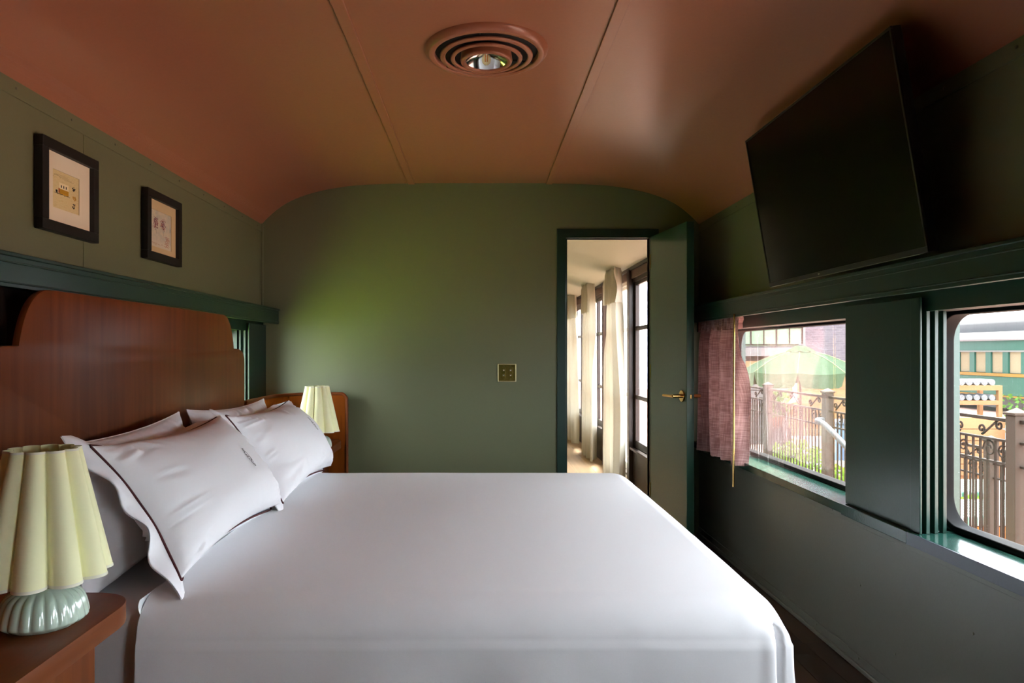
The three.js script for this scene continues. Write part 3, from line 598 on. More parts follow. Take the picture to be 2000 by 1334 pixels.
const printA = canvasTex(512, 512, (c, w, h) => {
  c.fillStyle = '#d9cc96'; c.fillRect(0, 0, w, h);
  for (let k = 0; k < 900; k++) { c.fillStyle = `rgba(${120 + 80 * rnd() | 0},${110 + 60 * rnd() | 0},50,0.06)`; c.fillRect(rnd() * w, rnd() * h, 4 + rnd() * 40, 2 + rnd() * 10); }
  c.strokeStyle = '#6b5a30'; c.lineWidth = 3; c.beginPath(); c.arc(90, 150, 90, 3.3, 5.6); c.stroke();
  c.lineWidth = 2; for (let k = 0; k < 5; k++) { c.beginPath(); c.moveTo(30 + k * 50, 60 + k * 9); c.lineTo(250 + k * 40, 40 + k * 12); c.stroke(); }
  c.fillStyle = '#e9dfb4'; c.fillRect(130, 150, 180, 110); c.fillStyle = '#c99a1e'; c.fillRect(130, 232, 180, 70); c.fillStyle = '#a23b22'; c.fillRect(118, 228, 20, 60);
  c.fillStyle = '#22201c'; for (let k = 0; k < 3; k++) { c.beginPath(); c.arc(172 + k * 46, 186, 9, Math.PI, 0); c.lineTo(181 + k * 46, 214); c.lineTo(163 + k * 46, 214); c.fill(); }
  c.fillRect(66, 262, 34, 30); c.strokeStyle = '#3a3020'; c.lineWidth = 4; c.beginPath(); c.moveTo(40, 306); c.lineTo(340, 306); c.stroke();
  for (let k = 0; k < 24; k++) { c.fillStyle = '#3b3426'; c.fillRect(50 + rnd() * 290, 292 + rnd() * 22, 4 + rnd() * 14, 3 + rnd() * 6); }
  c.strokeStyle = '#8a6a20'; c.lineWidth = 2; for (let k = 0; k < 9; k++) { c.strokeRect(140 + k * 18, 240, 10, 40); }
  for (const [x, y] of [[420, 170], [420, 300], [420, 410]]) for (let k = 0; k < 14; k++) { c.fillStyle = y === 300 ? '#b48a2c' : '#2b2722'; c.beginPath(); c.ellipse(x + (rnd() - 0.5) * 60, y + (rnd() - 0.5) * 60, 4 + rnd() * 14, 3 + rnd() * 9, rnd() * 3, 0, TAU); c.fill(); }
});
const printB = canvasTex(512, 512, (c, w, h) => {
  c.fillStyle = '#cfc9b4'; c.fillRect(0, 0, w, h);
  for (let k = 0; k < 700; k++) { c.fillStyle = rnd() > 0.5 ? 'rgba(140,150,158,0.06)' : 'rgba(220,205,170,0.08)'; c.beginPath(); c.ellipse(rnd() * w, rnd() * h * 0.8, 10 + rnd() * 50, 8 + rnd() * 30, rnd() * 3, 0, TAU); c.fill(); }
  for (const [x, y] of [[125, 170], [305, 175]]) { for (let k = 0; k < 90; k++) { c.fillStyle = ['#6a2740', '#8a4254', '#a46a52', '#4c2638', '#7a5a6a'][k % 5]; c.globalAlpha = 0.7; c.beginPath(); c.ellipse(x + (rnd() - 0.5) * 105 * (0.4 + rnd()), y + (rnd() - 0.5) * 150 * (0.4 + rnd()), 3 + rnd() * 12, 3 + rnd() * 9, rnd() * 3, 0, TAU); c.fill(); } c.globalAlpha = 1; c.strokeStyle = '#5c6a4c'; c.lineWidth = 4; c.beginPath(); c.moveTo(x, y + 50); c.lineTo(x + 12, y + 150); c.stroke(); }
  c.strokeStyle = '#9c4a34'; c.lineWidth = 4; for (let k = 0; k < 13; k++) { let x = 330 + rnd() * 60, y = 330 + k * 12; c.beginPath(); c.moveTo(x, y); for (let j = 0; j < 7; j++) { x += 14; c.lineTo(x, y + (rnd() - 0.5) * 18); } c.stroke(); }
  for (let k = 0; k < 26; k++) { c.fillStyle = '#9a6a4a'; c.fillRect(30 + rnd() * 280, 440 + rnd() * 40, 3 + rnd() * 12, 3 + rnd() * 10); }
});
picture('black framed print of a yellow building in a wide cream mat', 2.226, 2.555, 1.558, 1.853, 0xe2dcc2, 0.05, { rect: [2.305, 2.458, 1.64, 1.765], tex: printA });
picture('black framed print of two purple flowers in a tan mat', 2.93, 3.267, 1.557, 1.85, 0xcdb98c, 0.04, { rect: [2.995, 3.19, 1.618, 1.775], tex: printB });

// ---------------------------------------------------------------- television
{
  const o = thing('television', 'large black flat television tilted down on the right wall', 'television', [1.27, 1.45, 2.56]);
  const d0 = 2.01, d1 = 3.11, ang = Math.atan2(0.108, 0.638), H = 0.648;
  const ey = new THREE.Vector3(-Math.sin(ang), Math.cos(ang), 0), ex = new THREE.Vector3(0, 0, -1), ez = new THREE.Vector3().crossVectors(ex, ey);   // ez = out of the back is -(cos, sin)
  const out = new THREE.Vector3(-Math.cos(ang), -Math.sin(ang), 0);                     // screen faces left and down
  const m = new THREE.Matrix4().makeBasis(ex, ey, ez).setPosition(V(1.268, 1.452, d0));   // local: x = depth, y = up the screen, z = to the wall
  const lb = (x0, x1, y0, y1, z0, z1, b = 0) => { const g = b ? new RoundedBoxGeometry(x1 - x0, y1 - y0, z1 - z0, 2, b) : new THREE.BoxGeometry(x1 - x0, y1 - y0, z1 - z0); return g.translate((x0 + x1) / 2, (y0 + y1) / 2, (z0 + z1) / 2).applyMatrix4(m); };
  const w = d1 - d0;
  part(o, 'cabinet', lb(0, w, 0, H, 0.002, 0.03, 0.003), M.tvBody);
  part(o, 'rear_housing', lb(0.14, w - 0.14, 0.03, 0.42, 0.03, 0.062, 0.01), M.tvBody);
  const sc = part(o, 'screen_panel', lb(0.008, w - 0.008, 0.018, H - 0.008, -0.0005, 0.004), M.screen);
  for (const [a, b, c, e] of [[0, w, 0, 0.017], [0, w, H - 0.008, H], [0, 0.008, 0.017, H - 0.008], [w - 0.008, w, 0.017, H - 0.008]]) part(o, 'bezel', lb(a, b, c, e, -0.003, 0.004, 0.0012), M.tvBody);
  part(o, 'lower_edge_strip', lb(0.02, w - 0.02, -0.0015, 0.0005, 0.0, 0.003), M.chrome);
  const logo = canvasTex(128, 64, (c) => { c.fillStyle = '#0b0b0b'; c.fillRect(0, 0, 128, 64); c.fillStyle = '#b9b9b6'; c.beginPath(); c.arc(32, 32, 20, 0, TAU); c.fill(); c.font = 'bold 42px sans-serif'; c.fillText('LG', 60, 47); });
  part(o, 'logo', sheet(1, 1, (u, v) => { const p = new THREE.Vector3(w * 0.585 - 0.02 * u + 0.01, 0.004 + 0.01 * v, -0.0034).applyMatrix4(m); p.uv = [u, v]; return p; }), new THREE.MeshStandardMaterial({ map: logo, roughness: 0.5, side: THREE.DoubleSide }));
  part(o, 'wall_bracket', [lb(w / 2 - 0.22, w / 2 - 0.19, 0.12, 0.5, 0.06, 0.075), lb(w / 2 + 0.19, w / 2 + 0.22, 0.12, 0.5, 0.06, 0.075), box(1.388, 1.4, 1.6, 1.9, 2.36, 2.76), cyl(new THREE.Vector3(w / 2, 0.3, 0.06).applyMatrix4(m), V(1.39, 1.76, 2.56), 0.02), lb(w / 2 - 0.22, w / 2 + 0.22, 0.27, 0.31, 0.058, 0.07)], M.black);
}

// ---------------------------------------------------------------- ceiling fixture
{
  const x = 0.022, d = 2.55, Y = 2.2495, o = thing('ceiling_light', 'round stepped ceiling diffuser with a lamp in its middle', 'ceiling light', [x, Y, d]);
  const ring = (list) => lathe(list, x, Y, d, 96);
  part(o, 'outer_flange', ring([[0.184, 0.001], [0.184, -0.017], [0.187, -0.021], [0.192, -0.02], [0.196, -0.022], [0.202, -0.02], [0.207, -0.02], [0.219, -0.007], [0.221, 0.001]]), M.ceiling);
  part(o, 'back_dish', ring([[0, -0.003], [0.184, -0.003]]), M.black);  // black in place of deep shade, the gaps between rings are shallow
  part(o, 'diffuser_ring', ring([[0.15, -0.02], [0.147, -0.024], [0.148, -0.028], [0.152, -0.029], [0.156, -0.027], [0.162, -0.028], [0.166, -0.025], [0.166, -0.02], [0.15, -0.02]]), M.ceiling);
  part(o, 'diffuser_ring', ring([[0.116, -0.026], [0.113, -0.03], [0.114, -0.034], [0.118, -0.035], [0.122, -0.033], [0.126, -0.034], [0.129, -0.031], [0.129, -0.026], [0.116, -0.026]]), M.ceiling);
  part(o, 'lamp_ring', ring([[0.072, -0.012], [0.075, -0.041], [0.078, -0.045], [0.082, -0.044], [0.086, -0.046], [0.091, -0.043], [0.093, -0.036], [0.09, -0.012]]), M.ceiling);
  [0, 1, 2].forEach((k) => part(o, 'spoke', cyl(V(x + 0.09 * Math.cos(k * TAU / 3 + 0.4), Y - 0.02, d + 0.09 * Math.sin(k * TAU / 3 + 0.4)), V(x + 0.186 * Math.cos(k * TAU / 3 + 0.4), Y - 0.014, d + 0.186 * Math.sin(k * TAU / 3 + 0.4)), 0.003), M.black));
  part(o, 'reflector', ring([[0.012, -0.006], [0.03, -0.012], [0.055, -0.022], [0.073, -0.039]]), M.chrome, 'shiny lamp reflector');
  part(o, 'bulb', ring([[0, -0.053], [0.008, -0.051], [0.014, -0.044], [0.017, -0.034], [0.014, -0.022], [0.01, -0.012]]), phy(0xfff2cc, 0.04, { transmission: 0.9, thickness: 0 }), 'clear glass bulb');
  part(o, 'filament', [-1, 1].map((k) => cyl(V(x + k * 0.004, Y - 0.014, d), V(x + k * 0.004, Y - 0.04, d), 0.0016)), std(0xd87a2a, 0.4), 'orange filament');
}

// ---------------------------------------------------------------- switch plate on the end wall
{
  const o = thing('switch_plate', 'square brass double switch plate on the green end wall', 'switch', [0.17, 1.036, D]);
  part(o, 'plate', box(0.112, 0.229, 0.979, 1.091, D - 0.004, D, 0.0018), M.oldBrass);
  for (const [a, b, c, e] of [[0.111, 0.1165, 0.978, 1.092], [0.2245, 0.23, 0.978, 1.092], [0.111, 0.23, 0.978, 0.9835], [0.111, 0.23, 1.0865, 1.092]]) part(o, 'plate_border', box(a, b, c, e, D - 0.0085, D - 0.0015, 0.0024), M.paleBrass, 'bright polished rim');
  for (const x of [0.15, 0.194]) {
    const rk = part(o, 'switch_boss', [cyl(V(x, 1.052, D - 0.003), V(x, 1.052, D - 0.011), 0.0085, 0.0075, 20), cyl(V(x, 1.02, D - 0.003), V(x, 1.02, D - 0.011), 0.0085, 0.0075, 20), box(x - 0.013, x + 0.013, 1.0, 1.07, D - 0.006, D - 0.0035, 0.001)], M.oldBrass);
    for (const y of [1.052, 1.02]) part(rk, 'button', new THREE.SphereGeometry(0.0055, 12, 8).translate(x, y, -D + 0.012), M.chrome);
    for (const y of [1.078, 0.994]) part(o, 'screw', new THREE.SphereGeometry(0.0035, 10, 6).translate(x, y, -D + 0.004), M.oldBrass);
  }
}

// ---------------------------------------------------------------- outside: ground
const G = -1.2;
const brickTex = (light, dark, joint, nx, ny) => dataTex(512, 512, (u, v) => {
  const row = Math.floor(v * ny), fx = (u * nx + (row % 2) * 0.5) % 1, fy = (v * ny) % 1, col = Math.floor(u * nx + (row % 2) * 0.5) % nx;
  const t = hashTable[(row * 173 + col * 31) & 65535], n = fbm(u * 40, v * 40, 40, 40, 3, 3);
  if (fx < 0.045 || fy < 0.11) return mix3(joint, dark, 0.25 * n);
  return mix3(light, dark, 0.6 * t + 0.4 * n);
});
const ox = { };
const ext = (hex, roughness, o = {}) => phy(hex, roughness, { specularIntensity: 0.12, ...o });   // outdoor surfaces: low specular, colours mostly darkened to offset the bright sky
M.paving = ext(0xffffff, 0.85, { map: withRepeat(brickTex([176, 146, 134], [150, 114, 102], [166, 146, 136], 10, 20), 0.5, 0.5) });
M.grass = ext(0x8fa83c, 0.95, { bumpMap: withRepeat(linenBump, 2, 2), bumpScale: 0.02 });
M.greyBrick = ext(0xffffff, 0.85, { map: withRepeat(brickTex([84, 78, 83], [64, 60, 66], [102, 98, 102], 8, 24), 0.5, 0.5) });
M.tanWood = ext(0xffffff, 0.8, { map: withRepeat(woodTex([122, 92, 66], [102, 74, 50], 0, 141), 1, 0.7) });
M.paleGreen = ext(0x647361, 0.5);
M.concrete = ext(0x5e5b5a, 0.85);
M.greyWall = ext(0x504c4a, 0.85);
M.iron = ext(0x2c241f, 0.7);
M.ironPost = ext(0x3c332d, 0.75);
M.canvas = ext(0x344230, 0.85, { side: THREE.DoubleSide });
M.piping = ext(0x63664f, 0.8);
M.coach = ext(0x2a4a40, 0.4); M.coachDark = ext(0x131c1a, 0.3); M.coachRoof = ext(0x434446, 0.7); M.coachRoofLight = ext(0x6c6a6a, 0.7); M.yellow = ext(0x6a5526, 0.5); M.cream = ext(0x726d5a, 0.8); M.coachLine = ext(0x626562, 0.6);
M.leaf = ext(0x63802a, 0.7, { transmission: 0.3, thickness: 0, side: THREE.DoubleSide });
M.leafDark = ext(0x42602a, 0.7, { transmission: 0.3, thickness: 0, side: THREE.DoubleSide });
M.towel = ext(0x707276, 0.95);
M.stripe = ext(0xffffff, 0.9, { map: withRepeat(dataTex(64, 64, (u) => { const q = (u * 8) % 1; return q < 0.3 ? [56, 88, 74] : [122, 122, 118]; }), 1.2, 1) });
M.orangeWood = ext(0x74431f, 0.7); M.pot = ext(0x5c3a2c, 0.8);
M.tableWhite = ext(0x7c7b78, 0.7); M.steel = ext(0x3c3f42, 0.5);

const patio = struct('floor_courtyard'); part(patio, 'paving', box(1.6, 45, G - 0.2, G, -12, 45), M.paving);
const lawn = struct('floor_lawn'); part(lawn, 'turf', box(-40, -1.6, G - 0.2, G, -14, 30), M.grass);
const track = struct('floor_trackbed'); part(track, 'ballast', box(-1.6, 1.6, G - 0.2, G, -12, 40), M.concrete);

// ---- iron fence along the car
const FX = 3.4, RT = 0.738, RM = 0.6, RL = 0.45;
function spiral(cx, cy, r, turns, start, dir, x) { const p = []; const n = Math.ceil(turns * 10); for (let i = 0; i <= n; i++) { const t = i / n, a = start + dir * t * turns * TAU, q = r * (1 - 0.75 * t); p.push(V(x, cy + q * Math.sin(a), cx + q * Math.cos(a))); } return p; }
function fencePanel(label, x, d0, d1, y1, y2, y3, yb, scrolls) {
  const o = thing('iron_fence', label, 'fence', [x, yb, (d0 + d1) / 2], 'wrought iron fence panels');
  for (const [y, t] of [[y1, 0.022], [y2, 0.015], [y3, 0.013], [yb + 0.05, 0.018]]) part(o, 'rail', box(x - 0.015, x + 0.015, y - t, y, d0, d1), M.iron);
  const n = Math.round((d1 - d0) / 0.072), pg = new THREE.BoxGeometry(0.012, y2 - yb, 0.012);
  for (let k = 1; k < n; k++) piece(o, 'picket', pg, M.iron, V(x, (y2 + yb) / 2, lerp(d0, d1, k / n)));
  const m = scrolls, w = (d1 - d0) / m, mid = (y1 + y2) / 2, hh = (y1 - y2) / 2 - 0.014;
  for (let k = 0; k < m; k++) {
    const c = d0 + (k + 0.5) * w, sg = k % 2 ? 1 : -1;
    const a = spiral(c - w * 0.22, mid - sg * hh * 0.35, hh * 0.62, 1.3, -Math.PI / 2 * sg, sg, x), b = spiral(c + w * 0.22, mid + sg * hh * 0.35, hh * 0.62, 1.3, Math.PI / 2 * sg, sg, x);
    const s = [...a.reverse(), V(x, mid - sg * hh * 0.98, c - w * 0.2), V(x, mid, c), V(x, mid + sg * hh * 0.98, c + w * 0.2), ...b];
    part(o, 'scroll', tube(s, 0.0075, 70, 5), M.iron);
    part(o, 'scroll', tube(spiral(c + w * 0.02, (y2 + y3) / 2, (y2 - y3) * 0.4, 1.5, k, 1, x), 0.006, 30, 5), M.iron);
    part(o, 'scroll', tube(spiral(c - w * 0.3, (y2 + y3) / 2 - 0.01, (y2 - y3) * 0.3, 1.4, 2 + k, -1, x), 0.006, 30, 5), M.iron);
  }
  return o;
}
function fencePost(label, x, d, top, w = 0.085) {
  const o = thing('fence_post', label, 'fence post', [x, G, d], 'fence posts');
  part(o, 'shaft', box(x - w / 2, x + w / 2, G, top, d - w / 2, d + w / 2, 0.004), M.ironPost);
  part(o, 'cap', [box(x - w * 0.62, x + w * 0.62, top, top + 0.018, d - w * 0.62, d + w * 0.62, 0.004), new THREE.ConeGeometry(w * 0.7, 0.03, 4).rotateY(Math.PI / 4).translate(x, top + 0.033, -d)], M.ironPost);
}
const posts = [[3.28, 0], [4.51, 'fence post at the right edge of the rounded window'], [5.73, 'fence post hidden by the panel between the windows'], [6.96, 'fence post carrying the sloping handrail'], [8.41, 'fence post behind the sheer curtain'], [9.86, 'fence post at the far end of the iron fence']];
posts.forEach(([d, label]) => label && fencePost(label, FX, d, RT + 0.03));
const pl = ['scrolled iron fence panel nearest to the camera', 'scrolled iron fence panel filling the rounded window', 'scrolled iron fence panel right of the handrail post', 'scrolled iron fence panel in front of the green umbrella', 'scrolled iron fence panel behind the sheer curtain'];
for (let k = 0; k < 5; k++) fencePanel(pl[k], FX, posts[k][0] + 0.045, posts[k + 1][0] - 0.045, RT, RM, RL, -0.55, k === 0 ? 2 : 3);
fencePost('lower fence post standing behind the rounded window fence', 4.3, 5.99, 0.42, 0.08);
fencePanel('lower iron fence panel behind, on the camera side', 4.3, 4.85, 5.95, 0.36, 0.24, 0.12, -0.7, 3);
fencePanel('lower iron fence panel behind, on the far side', 4.3, 6.03, 7.1, 0.36, 0.24, 0.12, -0.7, 3);
const hr = thing('handrail', 'grey tubular handrail sloping down from the fence post', 'handrail', [FX - 0.1, 0.5, 6.5]);
part(hr, 'rail_tube', tube([V(FX - 0.03, 0.5, 6.96), V(FX - 0.12, 0.5, 6.93), V(FX - 0.12, 0.48, 6.8), V(FX - 0.12, 0.12, 5.9)], 0.028, 40, 10), M.steel);

// ---- shrubs and small plants
const leafGeo = () => { const g = new THREE.PlaneGeometry(0.05, 0.024, 2, 1), p = g.attributes.position; for (let i = 0; i < p.count; i++) { p.setZ(i, Math.abs(p.getX(i)) * -0.25); if (Math.abs(p.getX(i)) > 0.02) p.setY(i, p.getY(i) * 0.25); } g.computeVertexNormals(); return g; };
const leaf0 = leafGeo();
function leaves(n, fn, sc) {
  const gs = [], m = new THREE.Matrix4(), q = new THREE.Quaternion(), e = new THREE.Euler();
  for (let k = 0; k < n; k++) { const p = fn(); e.set(rr(-0.9, 0.9), rr(0, TAU), rr(-0.9, 0.9)); const s = sc * rr(0.7, 1.3); m.compose(p, q.setFromEuler(e), new THREE.Vector3(s, s, s)); gs.push(leaf0.clone().applyMatrix4(m)); }
  return mergeGeometries(gs);
}
function shrub(label, x, d, top, rx, ry, n, m, sc = 1.6) {
  const o = thing('shrub', label, 'shrub', [x, G, d], 'shrubs behind the fence');
  const g = leaves(n, () => { let a, b, c; do { a = rr(-1, 1); b = rr(-1, 1); c = rr(-1, 1); } while (a * a + b * b + c * c > 1 || a * a + b * b + c * c < 0.2); return V(x + a * rx, top - ry + b * ry, d + c * rx); }, sc);
  const f = part(o, 'foliage', g, m); f.userData.kind = 'stuff';
  for (let k = 0; k < 5; k++) { const a = rr(0, TAU); part(o, 'stem', cyl(V(x, G, d), V(x + rx * 0.6 * Math.cos(a), top - ry * 0.8, d + rx * 0.6 * Math.sin(a)), 0.014, 0.006, 6), M.iron); }
}
shrub('bright green shrub behind the sheer curtain', 4.25, 9.6, -0.02, 0.55, 0.62, 1600, M.leaf);
shrub('bright green shrub below the umbrella', 4.35, 8.5, -0.16, 0.5, 0.52, 1500, M.leaf);
shrub('bright green shrub left of the handrail post', 4.3, 7.55, -0.15, 0.48, 0.52, 1500, M.leaf);
shrub('yellow green shrub at the lower right of the square window', 4.0, 6.85, -0.32, 0.35, 0.42, 1100, M.leaf);
shrub('small green tuft at the bottom of the rounded window', 3.75, 5.3, -0.55, 0.16, 0.2, 260, M.leaf, 1.2);

// ---- green umbrella
{
  const x = 7.2, d = 16, o = thing('patio_umbrella', 'large pale green patio umbrella open above the fence', 'umbrella', [x, G, d]);
  const R = 1.26, yE = 0.72, yT = 1.2, N = 8, prof = (t) => yE + (yT - yE) * (1 - Math.pow(t, 1.75));
  part(o, 'pole', cyl(V(x, G, d), V(x, yT, d), 0.024), M.ironPost);
  part(o, 'finial', new THREE.SphereGeometry(0.045, 14, 10).scale(1, 0.8, 1).translate(x, yT + 0.12, -d), M.steel);
  const rot = 0.32;
  for (let k = 0; k < N; k++) {
    const a0 = rot + k * TAU / N, a1 = rot + (k + 1) * TAU / N;
    const pnt = (u, t) => { const A = new THREE.Vector2(Math.cos(a0), Math.sin(a0)), B = new THREE.Vector2(Math.cos(a1), Math.sin(a1)), p = A.lerp(B, u).multiplyScalar(R * t), sag = 0.03 * Math.sin(u * Math.PI) * t; return V(x + p.x, prof(t) - sag, d + p.y); };
    const c = part(o, 'canopy_panel', sheet(10, 12, (u, v) => pnt(u, lerp(0.14, 1, v))), M.canvas);
    part(c, 'valance_flap', sheet(14, 6, (u, v) => { const p = pnt(u, 1); const e = Math.min(u, 1 - u), dr = 0.28 * smooth(0.0, 0.09, e); p.y -= v * (0.02 + dr); return p; }), M.canvas);
    part(c, 'seam', tube([0.14, 0.4, 0.7, 1].map((t) => pnt(0, t).add(new THREE.Vector3(0, 0.006, 0))), 0.009, 14, 5), M.piping);
    part(o, 'rib', tube([0.05, 0.4, 0.7, 1].map((t) => pnt(0, t).add(new THREE.Vector3(0, -0.02, 0))), 0.01, 10, 5), M.ironPost);
  }
  part(o, 'vent_cap', sheet(64, 6, (u, v) => { const a = u * TAU, t = v, r = 0.3 * t, sc = 0.035 * Math.abs(Math.sin((a - rot) * N / 2)) * t; return V(x + r * Math.cos(a), yT + 0.09 - 0.12 * t * t - sc + 0.02, d + r * Math.sin(a)); }), M.canvas);
  part(o, 'base', lathe([[0, 0], [0.28, 0], [0.28, 0.05], [0.05, 0.09], [0.04, 0.3], [0, 0.3]], x, G, d, 24), M.iron);
}
// ---- plank fence, buildings
{
  const o = thing('plank_fence', 'tan horizontal plank fence behind the green umbrella', 'fence', [9, G, 20]);
  for (let k = 0; k < 11; k++) part(o, 'plank', box(7.0, 13.2, G + k * 0.192, G + k * 0.192 + 0.184, 20, 20.04, 0, 'x'), M.tanWood);
  for (const x of [7.1, 9, 11, 13]) part(o, 'post', box(x - 0.06, x + 0.06, G, 0.92, 20.04, 20.14), M.tanWood);
  const b = thing('brick_building', 'grey brick building behind the umbrella with a balcony', 'building', [12, G, 27]);
  part(b, 'brick_wall', box(11.35, 16.5, G, 22, 26, 32), M.greyBrick);  // height above the window view added so the building shades the umbrella
  part(b, 'side_wall', box(8.3, 11.35, G, 1.02, 26.2, 32), M.greyWall);
  part(b, 'balcony_slab', box(8.3, 11.38, 1.02, 1.32, 24.9, 32), M.concrete);
  for (let k = 0; k < 3; k++) part(b, 'balcony_panel', box(11.3 - (k + 1) * 0.9 + 0.03, 11.3 - k * 0.9 - 0.03, 1.36, 2.6, 25, 25.04), M.paleGreen);
  for (let k = 0; k <= 6; k++) part(b, 'balcony_bar', box(11.3 - k * 0.45 - 0.015, 11.3 - k * 0.45 + 0.015, 1.4, 2.5, 24.95, 24.98), M.iron);
  for (const y of [1.4, 2.0]) part(b, 'balcony_rail', box(8.4, 11.3, y, y + 0.035, 24.95, 24.985), M.iron);
  part(b, 'corner_post', box(11.3, 11.4, 1.3, 3, 24.95, 25.05), M.concrete);
  part(b, 'upper_wall', box(8.3, 11.35, 2.6, 22, 26.2, 32), M.paleGreen);  // unseen upper part, made tall to keep sun off the umbrella
}
{
  const o = thing('utility_cabinet', 'grey shed with a white downpipe below the umbrella', 'shed', [7.4, G, 17.8]);
  part(o, 'siding', box(6.2, 7.85, G, 0.62, 18.2, 19.2), M.greyWall);
  for (let k = 0; k < 9; k++) part(o, 'siding_board', box(6.18, 7.87, G + k * 0.2, G + k * 0.2 + 0.17, 18.17, 18.2), M.concrete);
  part(o, 'downpipe', [cyl(V(8.0, 0.6, 18.1), V(8.0, -0.05, 18.1), 0.05), cyl(V(8.0, -0.05, 18.1), V(7.86, -0.1, 18.12), 0.05)], M.white);
}
// ---- the green railway coach on the next track
function coach(label, d0, d1) {
  const X = 20, o = thing('railway_coach', label, 'railway coach', [X + 1.5, G, (d0 + d1) / 2], 'green railway coaches');
  part(o, 'lower_side', box(X, X + 3, -0.5, 0.22, d0, d1, 0.02), M.coach);
  part(o, 'letterboard', box(X, X + 3, 1.2, 1.62, d0, d1, 0.02), M.coach);
  part(o, 'white_line', box(X - 0.02, X, 1.16, 1.22, d0, d1), M.coachLine);
  part(o, 'window_band', box(X + 0.08, X + 2.9, 0.2, 1.2, d0 + 0.02, d1 - 0.02), M.coachDark);
  part(o, 'belt_rail', box(X - 0.03, X + 0.04, 0.22, 0.34, d0, d1), M.yellow);
  part(o, 'yellow_line', box(X - 0.015, X, -0.56, -0.5, d0, d1), M.yellow);
  part(o, 'underframe', box(X + 0.2, X + 2.8, -1.0, -0.56, d0, d1), M.black);
  for (let k = 0; k < (d1 - d0 - 1) / 0.92; k++) {
    const d = d0 + 0.5 + k * 0.92;
    part(o, 'window_post', box(X + 0.005, X + 0.1, 0.3, 1.2, d - 0.14, d + 0.14), M.coach);
    if (k >= 0) part(o, 'blind', box(X + 0.055, X + 0.075, 0.36, 1.18, d + 0.18, d + 0.74), d > 29.2 ? M.coachDark : M.cream);
  }
  const roof = new THREE.Shape(); roof.moveTo(X - 0.06, 1.62); roof.quadraticCurveTo(X + 0.1, 1.9, X + 0.6, 1.97); roof.lineTo(X + 0.65, 2.3); roof.quadraticCurveTo(X + 0.8, 2.66, X + 1.5, 2.75); roof.quadraticCurveTo(X + 2.2, 2.66, X + 2.35, 2.3); roof.lineTo(X + 2.4, 1.97); roof.quadraticCurveTo(X + 2.9, 1.9, X + 3.06, 1.62);
  part(o, 'roof', toCreasedNormals(extrude(roof, d1 - d0).translate(0, 0, -d1), 0.4), M.coachRoof);
  part(o, 'gutter', box(X - 0.08, X - 0.03, 1.6, 1.66, d0, d1), M.coachRoofLight);
  for (const d of [d0 + 2.5, d1 - 4]) part(o, 'wheel', [cyl(V(X + 0.4, -0.75, d), V(X + 0.55, -0.75, d), 0.45, 0.45, 20), cyl(V(X + 0.4, -0.75, d + 1.6), V(X + 0.55, -0.75, d + 1.6), 0.45, 0.45, 20)], M.black);
}
coach('dark green railway coach with cream blinds seen through the rounded window', 16.5, 40);
coach('added unseen green railway coach towards the camera side, blocks low sky', -9, 15.6);  // unseen coach added to keep low sky light off the headboard
// ---- towel rack with rolled towels
{
  const d = 13, x1 = 9.54, x0 = 7.7, o = thing('towel_rack', 'two tier wooden towel rack in front of the coach', 'rack', [(x0 + x1) / 2, G, d + 0.25]);
  const tiers = [[0.465, 0.553], [0.2, 0.275]];
  for (const x of [x0, x1 - 0.07]) for (const e of [d, d + 0.5]) part(o, 'post', box(x, x + 0.07, G, 0.553, e, e + 0.07), M.tanWood);
  for (const [a, b] of tiers) { part(o, 'beam', box(x0 + 0.07, x1 - 0.07, a, b, d, d + 0.05, 0, 'x'), M.tanWood); part(o, 'beam', box(x0 + 0.07, x1 - 0.07, a, b, d + 0.52, d + 0.57, 0, 'x'), M.tanWood); part(o, 'shelf_board', box(x0 + 0.07, x1 - 0.07, b - 0.02, b, d + 0.05, d + 0.52, 0, 'x'), M.tanWood); }
  let first = null; const ORD = ['first', 'second', 'third', 'fourth', 'fifth', 'sixth', 'seventh', 'eighth', 'ninth', 'tenth', 'eleventh', 'twelfth'];
  tiers.forEach(([a, b], t) => { for (let k = 0; k < 12; k++) {
    const x = x0 + 0.15 + k * 0.14, pos = V(x, b, d + 0.26), label = `rolled grey towel on the ${t ? 'lower' : 'upper'} tier, ${ORD[11 - k]} from the right post of the rack`;
    if (!first) { first = thing('rolled_towel', label, 'towel', [x, b, d + 0.26], 'towels on the upper tier'); part(first, 'towel_roll', cyl(V(x, b + 0.055, d + 0.05), V(x, b + 0.055, d + 0.47), 0.055, 0.055, 14), M.towel); part(first, 'towel_edge', tube(Array.from({ length: 24 }, (_, i) => { const q = i / 23; return V(x + 0.05 * (1 - q) * Math.cos(q * 14), b + 0.055 + 0.05 * (1 - q) * Math.sin(q * 14), d + 0.048); }), 0.004, 40, 4), M.concrete); }
    else copyThing(first, pos, label).userData.group = t ? 'towels on the lower tier' : 'towels on the upper tier';
  } });
  const p = thing('planter_box', 'tan plank planter box below the towel rack', 'planter', [8.4, G, 12]);
  for (let k = 0; k < 5; k++) part(p, 'plank', box(7.2, 9.0, G + 0.25 + k * 0.2, G + 0.44 + k * 0.2, 12.2, 12.24, 0, 'x'), M.tanWood);
  part(p, 'box_core', box(7.22, 8.98, G, G + 1.22, 12.24, 12.7), M.tanWood);
}
